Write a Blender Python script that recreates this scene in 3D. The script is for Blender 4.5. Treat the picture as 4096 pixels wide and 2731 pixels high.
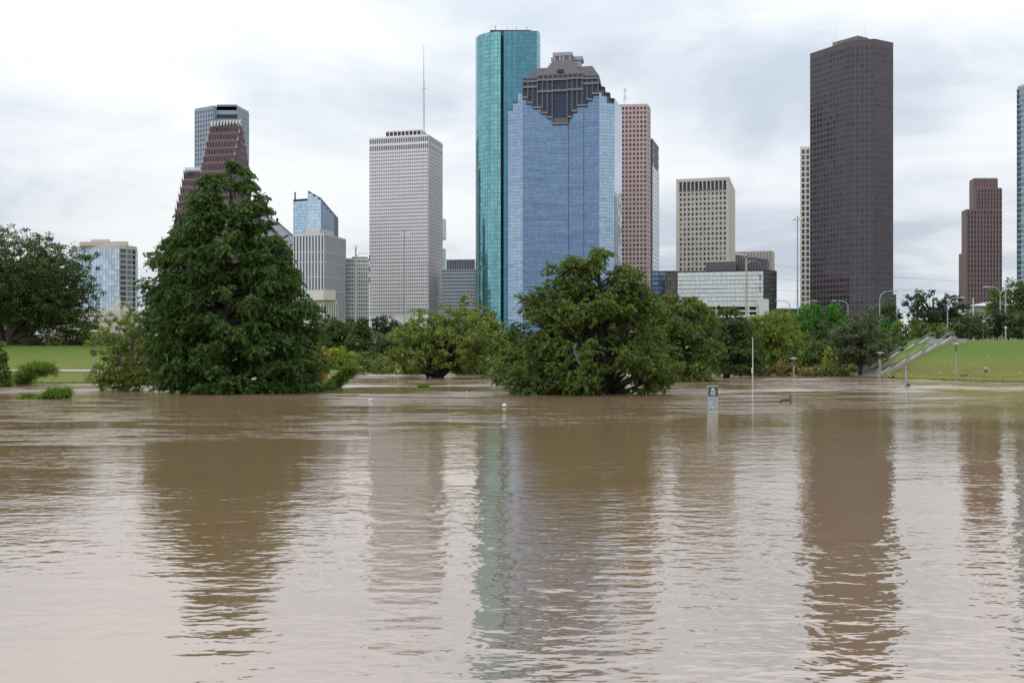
import bpy, math, random
import numpy as np
from mathutils import Vector, Matrix

for _o in list(bpy.data.objects):
    bpy.data.objects.remove(_o, do_unlink=True)
SC = bpy.context.scene
COL = SC.collection
R = math.radians

# ------------------------------------------------------------------ camera
FOCAL = 3982.2      # focal length in photograph pixels (35 mm lens on a 36 mm sensor)
EYE = 4.7           # eye height above the flood water
HORIZON = 1400.0    # row of the horizon in the photograph
cam_data = bpy.data.cameras.new('camera')
cam_data.lens = 35.0
cam_data.sensor_width = 36.0
cam_data.shift_y = (HORIZON - 1365.5) / 4096.0
cam_data.clip_start = 0.5
cam_data.clip_end = 12000.0
cam = bpy.data.objects.new('camera', cam_data)
COL.objects.link(cam)
cam.location = (0, 0, EYE)
cam.rotation_euler = (R(90), 0, 0)
SC.camera = cam

# ------------------------------------------------------------------ world: overcast sky
SUN_EL, SUN_AZ = 54.0, -125.0          # azimuth: degrees right of the view direction
world = bpy.data.worlds.new('World')
SC.world = world
world.use_nodes = True
wn, wl = world.node_tree.nodes, world.node_tree.links
wn.clear()
def wnode(t, **kw):
    n = wn.new(t)
    for k, v in kw.items():
        setattr(n, k, v)
    return n
def wmath(op, a, b=None, clamp=False):
    n = wnode('ShaderNodeMath', operation=op, use_clamp=clamp)
    for i, v in enumerate((a, b)):
        if v is None: continue
        if isinstance(v, (int, float)): n.inputs[i].default_value = v
        else: wl.new(v, n.inputs[i])
    return n.outputs[0]
w_out = wnode('ShaderNodeOutputWorld')
w_bg = wnode('ShaderNodeBackground')
w_bg.inputs['Strength'].default_value = 0.1
sky = wnode('ShaderNodeTexSky', sky_type='NISHITA')
sky.sun_disc = False
sky.sun_elevation = R(SUN_EL)
sky.sun_rotation = R(SUN_AZ)
sky.air_density = 1.0
sky.dust_density = 2.0
w_tc = wnode('ShaderNodeTexCoord')
w_sep = wnode('ShaderNodeSeparateXYZ')
wl.new(w_tc.outputs['Generated'], w_sep.inputs[0])
w_z = wmath('MAXIMUM', w_sep.outputs['Z'], 0.0)
w_den = wmath('ADD', w_z, 0.16)
w_cmb = wnode('ShaderNodeCombineXYZ')
wl.new(wmath('DIVIDE', w_sep.outputs['X'], w_den), w_cmb.inputs[0])
wl.new(wmath('DIVIDE', w_sep.outputs['Y'], w_den), w_cmb.inputs[1])
def wnoise(scale, detail, rough, off, dist=0.0):
    mp = wnode('ShaderNodeMapping')
    mp.inputs['Location'].default_value = off
    wl.new(w_cmb.outputs[0], mp.inputs['Vector'])
    n = wnode('ShaderNodeTexNoise')
    n.inputs['Scale'].default_value = scale
    n.inputs['Detail'].default_value = detail
    n.inputs['Roughness'].default_value = rough
    n.inputs['Distortion'].default_value = dist
    wl.new(mp.outputs[0], n.inputs['Vector'])
    return n.outputs['Fac']
big = wnoise(0.62, 3.0, 0.5, (3.1, 1.7, 0.0), 0.3)
fine = wnoise(1.9, 6.0, 0.55, (7.3, 2.2, 4.0), 0.6)
cl = wmath('ADD', wmath('MULTIPLY', big, 0.62), wmath('MULTIPLY', fine, 0.38))
ramp = wnode('ShaderNodeValToRGB')
ramp.color_ramp.interpolation = 'B_SPLINE'
els = ramp.color_ramp.elements
els[0].position = 0.39; els[0].color = (0.52, 0.59, 0.68, 1)
els[1].position = 0.59; els[1].color = (0.96, 0.97, 0.985, 1)
e = els.new(0.48); e.color = (0.765, 0.815, 0.868, 1)
wl.new(cl, ramp.inputs[0])
# clouds are lighter towards the zenith, as under a real overcast
w_up = wmath('ADD', wmath('MULTIPLY', w_z, 9.5), 9.4)
w_sc = wnode('ShaderNodeVectorMath', operation='SCALE')
wl.new(ramp.outputs[0], w_sc.inputs[0]); wl.new(w_up, w_sc.inputs['Scale'])
w_mix = wnode('ShaderNodeMix', data_type='RGBA')
w_mix.inputs['Factor'].default_value = 0.93
wl.new(sky.outputs[0], w_mix.inputs['A']); wl.new(w_sc.outputs[0], w_mix.inputs['B'])
wl.new(w_mix.outputs['Result'], w_bg.inputs['Color'])
wl.new(w_bg.outputs[0], w_out.inputs[0])

# ------------------------------------------------------------------ sun behind the clouds
sun_data = bpy.data.lights.new('sun', 'SUN')
sun_data.energy = 1.0
sun_data.angle = R(25)
sun_data.color = (1.0, 0.98, 0.95)
sun = bpy.data.objects.new('sun', sun_data)
COL.objects.link(sun)
_sd = Vector((math.sin(R(SUN_AZ)) * math.cos(R(SUN_EL)), math.cos(R(SUN_AZ)) * math.cos(R(SUN_EL)), math.sin(R(SUN_EL))))
sun.rotation_euler = _sd.to_track_quat('Z', 'Y').to_euler()
sun.location = (0, 0, 300)

SC.view_settings.view_transform = 'Standard'
SC.view_settings.look = 'None'
SC.view_settings.exposure = 0.0
SC.view_settings.gamma = 1.0
SC.view_settings.use_curve_mapping = False
SC.render.engine = 'CYCLES'
SC.cycles.max_bounces = 6
SC.cycles.transparent_max_bounces = 8
SC.cycles.caustics_reflective = False
SC.cycles.caustics_refractive = False

# ------------------------------------------------------------------ helpers
def PX(x, Y): return (x - 2048.0) * Y / FOCAL
def PZ(y, Y): return EYE + (HORIZON - y) * Y / FOCAL
def P(x, y, Y): return Vector((PX(x, Y), Y, PZ(y, Y)))
def water_depth(y): return FOCAL * EYE / (y - HORIZON)     # distance of a point of the water surface

def tag(o, label=None, cat=None, group=None, kind=None):
    if label: o['label'] = label
    if cat: o['category'] = cat
    if group: o['group'] = group
    if kind: o['kind'] = kind
    return o
ORIGIN = {}
def thing(name, label, cat, loc, group=None):
    o = bpy.data.objects.new(name, None)
    o.empty_display_size = 0.5
    COL.objects.link(o)
    o.location = loc
    ORIGIN[o.name] = Vector(loc)
    return tag(o, label, cat, group)

class MB:
    """collects shapes in world coordinates, builds them as one mesh"""
    def __init__(s): s.v, s.f = [], []
    def add(s, vs, fs):
        n = len(s.v)
        s.v.extend([tuple(p) for p in vs]); s.f.extend([tuple(i + n for i in f) for f in fs])
        return s
    def obox(s, c, u, n, w, d, h):
        """box centred on c: width w along u, depth d along n, height h along z"""
        c, u, n = Vector(c), Vector(u), Vector(n)
        k = Vector((0, 0, 1))
        vs = [c + u * (a * w / 2) + n * (b * d / 2) + k * (e * h / 2) for e in (-1, 1) for b in (-1, 1) for a in (-1, 1)]
        return s.add(vs, [(0, 2, 3, 1), (4, 5, 7, 6), (0, 1, 5, 4), (2, 6, 7, 3), (0, 4, 6, 2), (1, 3, 7, 5)])
    def box(s, c, w, d, h): return s.obox(c, (1, 0, 0), (0, 1, 0), w, d, h)
    def prism(s, pts, z0, z1):
        """pts: outline (x, y); z1 a number or one per point"""
        n = len(pts)
        zt = z1 if hasattr(z1, '__len__') else [z1] * n
        vs = [(p[0], p[1], z0) for p in pts] + [(p[0], p[1], zt[i]) for i, p in enumerate(pts)]
        fs = [(i, (i + 1) % n, n + (i + 1) % n, n + i) for i in range(n)]
        fs += [tuple(range(n))[::-1], tuple(range(n, 2 * n))]
        return s.add(vs, fs)
    def tube(s, pts, rad, sides=6, cap=True):
        pts = [Vector(p) for p in pts]
        m = len(pts)
        rr = rad if hasattr(rad, '__len__') else [rad] * m
        vs, fs = [], []
        ref = None
        for i, p in enumerate(pts):
            t = (pts[min(i + 1, m - 1)] - pts[max(i - 1, 0)]).normalized()
            if ref is None:
                ref = Vector((1, 0, 0)) if abs(t.x) < 0.8 else Vector((0, 1, 0))
            a = (ref - t * ref.dot(t)).normalized(); b = t.cross(a); ref = a
            for k in range(sides):
                q = 2 * math.pi * k / sides
                vs.append(p + (a * math.cos(q) + b * math.sin(q)) * rr[i])
        for i in range(m - 1):
            for k in range(sides):
                fs.append((i * sides + k, i * sides + (k + 1) % sides, (i + 1) * sides + (k + 1) % sides, (i + 1) * sides + k))
        if cap:
            fs.append(tuple(range(sides))[::-1]); fs.append(tuple(range((m - 1) * sides, m * sides)))
        return s.add(vs, fs)
    def lathe(s, c, prof, sides=12):
        c = Vector(c); vs, fs = [], []
        for r, z in prof:
            for k in range(sides):
                q = 2 * math.pi * k / sides
                vs.append(c + Vector((r * math.cos(q), r * math.sin(q), z)))
        for i in range(len(prof) - 1):
            for k in range(sides):
                fs.append((i * sides + k, i * sides + (k + 1) % sides, (i + 1) * sides + (k + 1) % sides, (i + 1) * sides + k))
        fs.append(tuple(range(sides))[::-1]); fs.append(tuple(range((len(prof) - 1) * sides, len(prof) * sides)))
        return s.add(vs, fs)
    def build(s, name, mat, parent=None, smooth=False, **kw):
        me = bpy.data.meshes.new(name)
        org = ORIGIN.get(parent.name, Vector((0, 0, 0))) if parent else Vector((0, 0, 0))
        me.from_pydata([(p[0] - org.x, p[1] - org.y, p[2] - org.z) for p in s.v], [], s.f)
        if smooth: me.polygons.foreach_set('use_smooth', [True] * len(me.polygons))
        o = bpy.data.objects.new(name, me)
        COL.objects.link(o)
        me.materials.append(mat)
        if parent:
            o.parent = parent
            ORIGIN[o.name] = org
        return tag(o, kw.get('label'), kw.get('cat'), kw.get('group'), kw.get('kind'))

def mesh_np(name, verts, quads, mat, parent=None, smooth=False):
    """verts (n,3) world, quads (m,4) as one mesh object"""
    me = bpy.data.meshes.new(name)
    org = ORIGIN.get(parent.name, Vector((0, 0, 0))) if parent else Vector((0, 0, 0))
    v = np.asarray(verts, dtype=np.float32) - np.array(org, dtype=np.float32)
    q = np.asarray(quads, dtype=np.int32); k = q.shape[1]
    me.vertices.add(len(v)); me.vertices.foreach_set('co', v.ravel())
    me.loops.add(q.size); me.loops.foreach_set('vertex_index', q.ravel())
    me.polygons.add(len(q)); me.polygons.foreach_set('loop_start', np.arange(0, q.size, k, dtype=np.int32))
    if smooth: me.polygons.foreach_set('use_smooth', np.ones(len(q), dtype=bool))
    me.update(calc_edges=True)
    o = bpy.data.objects.new(name, me); COL.objects.link(o)
    me.materials.append(mat)
    if parent:
        o.parent = parent; ORIGIN[o.name] = org
    return o

# ------------------------------------------------------------------ materials
MATS = {}
def nodes_of(name):
    m = bpy.data.materials.new(name); m.use_nodes = True
    nt = m.node_tree
    return m, nt.nodes, nt.links, nt.nodes['Principled BSDF']
def add_noise(nd, ln, scale, detail=4.0, rough=0.55, coord='Object', stretch=(1, 1, 1)):
    tc = nd.new('ShaderNodeTexCoord'); mp = nd.new('ShaderNodeMapping')
    mp.inputs['Scale'].default_value = stretch
    ln.new(tc.outputs[coord], mp.inputs['Vector'])
    n = nd.new('ShaderNodeTexNoise')
    n.inputs['Scale'].default_value = scale; n.inputs['Detail'].default_value = detail; n.inputs['Roughness'].default_value = rough
    ln.new(mp.outputs[0], n.inputs['Vector'])
    return n
def math_node(nd, ln, op, a, b=0.0, clamp=False):
    n = nd.new('ShaderNodeMath'); n.operation = op; n.use_clamp = clamp
    for i, v in enumerate((a, b)):
        if isinstance(v, (int, float)): n.inputs[i].default_value = v
        else: ln.new(v, n.inputs[i])
    return n.outputs[0]
def mixc(nd, ln, fac, a, b, mode='MIX'):
    n = nd.new('ShaderNodeMix'); n.data_type = 'RGBA'; n.blend_type = mode
    for key, v in (('Factor', fac), ('A', a), ('B', b)):
        s = n.inputs[key] if key == 'Factor' else [i for i in n.inputs if i.name == key and i.type == 'RGBA'][0]
        if isinstance(v, (int, float)): s.default_value = v
        elif isinstance(v, tuple): s.default_value = v + ((1,) if len(v) == 3 else ())
        else: ln.new(v, s)
    return [o for o in n.outputs if o.type == 'RGBA'][0]
def rnd(nd, ln):
    """random number per object and per separate piece"""
    oi = nd.new('ShaderNodeObjectInfo'); ge = nd.new('ShaderNodeNewGeometry')
    return math_node(nd, ln, 'FRACT', math_node(nd, ln, 'ADD', oi.outputs['Random'], ge.outputs['Random Per Island']))

def surf(name, col, rough=0.7, var=0.12, scale=0.12, stretch=(1, 1, 1), fine=2.0, bump=0.0, metal=0.0, spec=0.4, piece=0.0):
    """stone, concrete, metal: base colour with large stains and fine grain"""
    if name in MATS: return MATS[name]
    m, nd, ln, b = nodes_of(name)
    n1 = add_noise(nd, ln, scale, 5, 0.6, stretch=stretch); n2 = add_noise(nd, ln, fine, 3, 0.5)
    k = math_node(nd, ln, 'ADD', math_node(nd, ln, 'MULTIPLY', n1.outputs['Fac'], 0.65), math_node(nd, ln, 'MULTIPLY', n2.outputs['Fac'], 0.35))
    if piece:
        k = math_node(nd, ln, 'ADD', k, math_node(nd, ln, 'MULTIPLY', math_node(nd, ln, 'SUBTRACT', rnd(nd, ln), 0.5), piece))
    mr = nd.new('ShaderNodeMapRange'); mr.inputs['From Min'].default_value = 0.3; mr.inputs['From Max'].default_value = 0.7
    ln.new(k, mr.inputs['Value'])
    lo = tuple(c * (1 - var) for c in col); hi = tuple(min(1, c * (1 + var)) for c in col)
    ln.new(mixc(nd, ln, mr.outputs[0], lo, hi), b.inputs['Base Color'])
    b.inputs['Roughness'].default_value = rough; b.inputs['Metallic'].default_value = metal
    b.inputs['Specular IOR Level'].default_value = spec
    if bump:
        bp = nd.new('ShaderNodeBump'); bp.inputs['Strength'].default_value = bump; bp.inputs['Distance'].default_value = 0.05
        ln.new(n2.outputs['Fac'], bp.inputs['Height']); ln.new(bp.outputs[0], b.inputs['Normal'])
    MATS[name] = m
    return m
def glass(name, col, metal=0.0, rough=0.06, var=0.3, light=None, light_part=0.0, wave=0.012, ior=1.5, stretch=(1, 1, 1)):
    """window glass: dark and reflecting; pane by pane variation; some panes with pale blinds behind them"""
    if name in MATS: return MATS[name]
    m, nd, ln, b = nodes_of(name)
    r = rnd(nd, ln)
    c = mixc(nd, ln, r, tuple(v * (1 - var) for v in col), tuple(v * (1 + var) for v in col))
    if light:
        st = math_node(nd, ln, 'LESS_THAN', math_node(nd, ln, 'FRACT', math_node(nd, ln, 'MULTIPLY', r, 17.3)), light_part)
        c = mixc(nd, ln, st, c, light)
    ln.new(c, b.inputs['Base Color'])
    b.inputs['Metallic'].default_value = metal; b.inputs['Roughness'].default_value = rough
    b.inputs['IOR'].default_value = ior
    if wave:
        n = add_noise(nd, ln, 0.11, 3, 0.6, stretch=stretch)
        bp = nd.new('ShaderNodeBump'); bp.inputs['Strength'].default_value = 1.0; bp.inputs['Distance'].default_value = wave * 30
        ln.new(n.outputs['Fac'], bp.inputs['Height']); ln.new(bp.outputs[0], b.inputs['Normal'])
    MATS[name] = m
    return m
def plain(name, col, rough=0.6, metal=0.0, var=0.1, scale=3.0):
    return surf(name, col, rough, var, scale, fine=12.0, metal=metal)
# ------------------------------------------------------------------ the ground, from behind the camera to the horizon
def smooth(t): t = np.clip(t, 0, 1); return t * t * (3 - 2 * t)
SHX = [-3000, -200, -75, -57, -50, -42, -30, 40, 52, 58, 62, 67, 74, 120, 300, 3000]
SHY = [120, 132, 138, 140, 160, 186, 194, 194, 184, 174, 166, 157, 147, 128, 118, 110]
def shore(X): return np.interp(X, SHX, SHY)
def ground_z(X, Y):
    X = np.asarray(X, float); Y = np.asarray(Y, float)
    s = Y - shore(X)
    left = np.interp(s, [-8, 0, 14, 30, 46, 60], [-1.6, 0.0, 1.65, 3.4, 5.45, 5.9]) * (1 - 0.42 * smooth((X + 86) / 26))
    toe = np.interp(X, [40, 58, 62, 66, 70, 77, 90, 140, 400], [186, 177, 171, 168, 166, 163, 158, 140, 125])      # foot of the steep lawn
    rise = np.interp(Y - toe, [0, 4, 14, 20, 28], [0.62, 1.75, 5.2, 6.4, 6.6])
    shelf = np.where(s < 0, 0.12 * s, 0.62 * np.clip(s / np.maximum(toe - shore(X), 1.0), 0, 1))
    right = np.where(Y > toe, rise, np.maximum(shelf, -1.2))
    mid = np.interp(s, [-8, 0, 10, 40, 80, 160], [-1.6, 0.0, 0.6, 1.4, 2.6, 5.6])
    wl_ = 1 - smooth((X + 58) / 12)
    edge = np.interp(Y, [140, 160, 166, 169, 181, 187, 215, 260], [46, 48, 50, 54.5, 71.5, 75, 74, 66])     # the hill ends at the stairs; the gully left of it lies lower
    wr = smooth((X - edge + 0.6) / 2.6)
    z = left * wl_ + right * wr + mid * (1 - wl_ - wr)
    z = z + 2.0 * smooth((Y - 260) / 300)
    z = np.where(s < -10, -1.6, z)
    near = np.interp(Y, [-60, 0, 4, 11, 16], [4.4, 3.1, 2.3, -0.4, -1.6])
    return np.where(Y < 16, near, z)
def GZ(x, y): return float(ground_z(x, y))

def axis(parts):
    a = []
    for lo, hi, n in parts: a.extend(np.linspace(lo, hi, n, endpoint=False))
    a.append(parts[-1][1]); return np.array(a)
gx = axis([(-6000, -600, 10), (-600, -130, 24), (-130, 140, 200), (140, 600, 24), (600, 6000, 10)])
gy = axis([(-400, 0, 8), (0, 20, 12), (20, 110, 12), (110, 260, 150), (260, 600, 20), (600, 9000, 14)])
GX, GY = np.meshgrid(gx, gy)
rng0 = np.random.default_rng(3)
GZv = ground_z(GX, GY)
gv = np.stack([GX.ravel(), GY.ravel(), GZv.ravel()], 1)
nx, ny = len(gx), len(gy)
ii, jj = np.meshgrid(np.arange(nx - 1), np.arange(ny - 1))
i0 = (jj * nx + ii).ravel()
gq = np.stack([i0, i0 + 1, i0 + nx + 1, i0 + nx], 1)
m, nd, ln, b = nodes_of('grass_turf')
n1 = add_noise(nd, ln, 0.05, 5, 0.6, stretch=(1, 2.2, 1)); n2 = add_noise(nd, ln, 0.6, 5, 0.65, stretch=(0.5, 1.6, 1)); n3 = add_noise(nd, ln, 7.0, 3, 0.7)
c = mixc(nd, ln, n1.outputs['Fac'], (0.120, 0.178, 0.032), (0.180, 0.205, 0.050))
mr = nd.new('ShaderNodeMapRange'); mr.inputs['From Min'].default_value = 0.42; mr.inputs['From Max'].default_value = 0.72
ln.new(n2.outputs['Fac'], mr.inputs['Value'])
c = mixc(nd, ln, math_node(nd, ln, 'MULTIPLY', mr.outputs[0], 0.8), c, (0.205, 0.180, 0.060))
gsp = nd.new('ShaderNodeSeparateXYZ'); gtc = nd.new('ShaderNodeTexCoord'); ln.new(gtc.outputs['Object'], gsp.inputs[0])
gz = math_node(nd, ln, 'ADD', gsp.outputs['Z'], math_node(nd, ln, 'MULTIPLY', math_node(nd, ln, 'SUBTRACT', n2.outputs['Fac'], 0.5), 2.4))
hr = nd.new('ShaderNodeMapRange'); hr.inputs['From Min'].default_value = 2.2; hr.inputs['From Max'].default_value = 5.2; ln.new(gz, hr.inputs['Value'])
c = mixc(nd, ln, math_node(nd, ln, 'MULTIPLY', hr.outputs[0], 0.75), c, (0.088, 0.155, 0.028))      # lush above the reach of the flood
si = nd.new('ShaderNodeMapRange'); si.inputs['From Min'].default_value = 0.75; si.inputs['From Max'].default_value = 1.3; ln.new(gz, si.inputs['Value'])
so = nd.new('ShaderNodeMapRange'); so.inputs['From Min'].default_value = 2.6; so.inputs['From Max'].default_value = 1.4; ln.new(gz, so.inputs['Value'])
c = mixc(nd, ln, math_node(nd, ln, 'MULTIPLY', math_node(nd, ln, 'MULTIPLY', si.outputs[0], so.outputs[0]), 0.6), c, (0.165, 0.135, 0.052))   # silt left by the flood
c = mixc(nd, ln, 0.8, c, mixc(nd, ln, n3.outputs['Fac'], (0.4, 0.42, 0.4), (1.5, 1.5, 1.45)), 'MULTIPLY')
ln.new(c, b.inputs['Base Color']); b.inputs['Roughness'].default_value = 0.9; b.inputs['Specular IOR Level'].default_value = 0.15
bp = nd.new('ShaderNodeBump'); bp.inputs['Strength'].default_value = 0.7; bp.inputs['Distance'].default_value = 0.15
ln.new(n3.outputs['Fac'], bp.inputs['Height']); ln.new(bp.outputs[0], b.inputs['Normal'])
tag(mesh_np('ground', gv, gq, m, smooth=True), kind='structure')

# ------------------------------------------------------------------ flood water
m, nd, ln, b = nodes_of('muddy_water')
tc = nd.new('ShaderNodeTexCoord'); sp = nd.new('ShaderNodeSeparateXYZ'); ln.new(tc.outputs['Object'], sp.inputs[0])
# the fast smooth current runs beyond a shear line that crosses the water obliquely; slack rippled water lies on this side
nl = add_noise(nd, ln, 0.09, 4, 0.6, stretch=(0.6, 1.4, 1))
line = math_node(nd, ln, 'SUBTRACT', sp.outputs['Y'], math_node(nd, ln, 'ADD', math_node(nd, ln, 'MULTIPLY', sp.outputs['X'], 0.62), 61.0))
line = math_node(nd, ln, 'ADD', line, math_node(nd, ln, 'MULTIPLY', math_node(nd, ln, 'SUBTRACT', nl.outputs['Fac'], 0.5), 14.0))
mr = nd.new('ShaderNodeMapRange'); mr.interpolation_type = 'SMOOTHSTEP'
mr.inputs['From Min'].default_value = -1.5; mr.inputs['From Max'].default_value = 3.0
ln.new(line, mr.inputs['Value'])
calm = mr.outputs[0]
ripple = add_noise(nd, ln, 2.7, 2, 0.45, stretch=(0.7, 1.1, 1))        # small wind ripples
ripple2 = add_noise(nd, ln, 1.0, 2, 0.45, stretch=(0.62, 1.1, 1))       # longer ripples
swell = add_noise(nd, ln, 0.16, 4, 0.6, stretch=(0.28, 1.6, 1))         # long current streaks
patch = add_noise(nd, ln, 0.06, 3, 0.55, stretch=(0.5, 1.0, 1))
streak = add_noise(nd, ln, 0.34, 5, 0.68, stretch=(0.3, 0.9, 1))
broad = add_noise(nd, ln, 0.055, 2, 0.5, stretch=(0.5, 1.3, 1))
def remap(v, a, b_, lo, hi, sm=True):
    q = nd.new('ShaderNodeMapRange'); q.interpolation_type = 'SMOOTHSTEP' if sm else 'LINEAR'
    q.inputs['From Min'].default_value = a; q.inputs['From Max'].default_value = b_; q.inputs['To Min'].default_value = lo; q.inputs['To Max'].default_value = hi
    ln.new(v, q.inputs['Value']); return q.outputs[0]
def mul(a, b_): return math_node(nd, ln, 'MULTIPLY', a, b_)
def add(a, b_): return math_node(nd, ln, 'ADD', a, b_)
slack = math_node(nd, ln, 'SUBTRACT', 1.0, calm)
amp = add(mul(slack, remap(patch.outputs['Fac'], 0.36, 0.62, 0.30, 1.15)), mul(calm, remap(add(mul(streak.outputs['Fac'], 0.62), mul(broad.outputs['Fac'], 0.38)), 0.474, 0.565, 0.05, 1.6)))
h = mul(mul(ripple.outputs['Fac'], 0.024), amp)
h = add(h, mul(mul(ripple2.outputs['Fac'], 0.036), amp))
h = add(h, mul(mul(swell.outputs['Fac'], 0.045), add(mul(calm, 0.6), 0.4)))
bp = nd.new('ShaderNodeBump'); bp.inputs['Strength'].default_value = 1.0; bp.inputs['Distance'].default_value = 1.0
ln.new(h, bp.inputs['Height'])
nm = add_noise(nd, ln, 0.05, 4, 0.6, stretch=(0.5, 1.2, 1))
df = nd.new('ShaderNodeBsdfDiffuse'); gl = nd.new('ShaderNodeBsdfGlossy'); fr = nd.new('ShaderNodeFresnel'); mx = nd.new('ShaderNodeMixShader')
ln.new(mixc(nd, ln, nm.outputs['Fac'], (0.205, 0.133, 0.068), (0.265, 0.180, 0.104)), df.inputs['Color'])
ln.new(add(mul(remap(sp.outputs['Y'], 62.0, 125.0, 0.0, 0.16), amp), 0.03), gl.inputs['Roughness'])
gl.inputs['Color'].default_value = (1, 0.965, 0.965, 1)
fr.inputs['IOR'].default_value = 1.33
ln.new(bp.outputs[0], gl.inputs['Normal']); ln.new(bp.outputs[0], fr.inputs['Normal'])
ln.new(add(mul(fr.outputs[0], 0.38), 0.375), mx.inputs[0]); ln.new(df.outputs[0], mx.inputs[1]); ln.new(gl.outputs[0], mx.inputs[2])
ln.new(mx.outputs[0], nd['Material Output'].inputs['Surface'])
wx = axis([(-3000, -150, 8), (-150, 150, 60), (150, 3000, 8)]); wy = axis([(8, 240, 60)])
WX, WY = np.meshgrid(wx, wy)
i2, j2 = np.meshgrid(np.arange(len(wx) - 1), np.arange(len(wy) - 1)); i0 = (j2 * len(wx) + i2).ravel()
tag(mesh_np('flood_water', np.stack([WX.ravel(), WY.ravel(), np.zeros(WX.size)], 1), np.stack([i0, i0 + 1, i0 + len(wx) + 1, i0 + len(wx)], 1), m), kind='structure')

# ------------------------------------------------------------------ path along the left bank
conc = surf('pale_concrete', (0.42, 0.39, 0.35), 0.85, 0.14, 0.5, fine=6)
pa = []
for X in np.linspace(-100, -36, 90):
    Yc = 150.5 + 8.0 * float(smooth((X + 82) / 18)) + 0.3 * math.sin(X * 0.3) + (6 * float(smooth((X + 62) / 20)))
    for d in (-1.3, 1.3):
        pa.append((X, Yc + d, 0))
pa = np.array(pa); pa[:, 2] = ground_z(pa[:, 0], pa[:, 1]) + 0.06
k = np.arange(0, len(pa) - 2, 2)
tag(mesh_np('path', pa, np.stack([k, k + 2, k + 3, k + 1], 1), conc), kind='structure')
# ------------------------------------------------------------------ buildings
PANE_CACHE = {}
def pane_mesh(w, h, mat):
    key = (round(w, 3), round(h, 3), mat.name)
    if key not in PANE_CACHE:
        me = bpy.data.meshes.new('window'); t = 0.12
        vs = [(a * w / 2, b_, e * h / 2) for b_ in (0, -t) for e in (-1, 1) for a in (-1, 1)]
        me.from_pydata(vs, [], [(4, 5, 7, 6), (0, 1, 5, 4), (2, 6, 7, 3), (0, 4, 6, 2), (1, 3, 7, 5)])
        me.materials.append(mat); PANE_CACHE[key] = me
    return PANE_CACHE[key]

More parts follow.
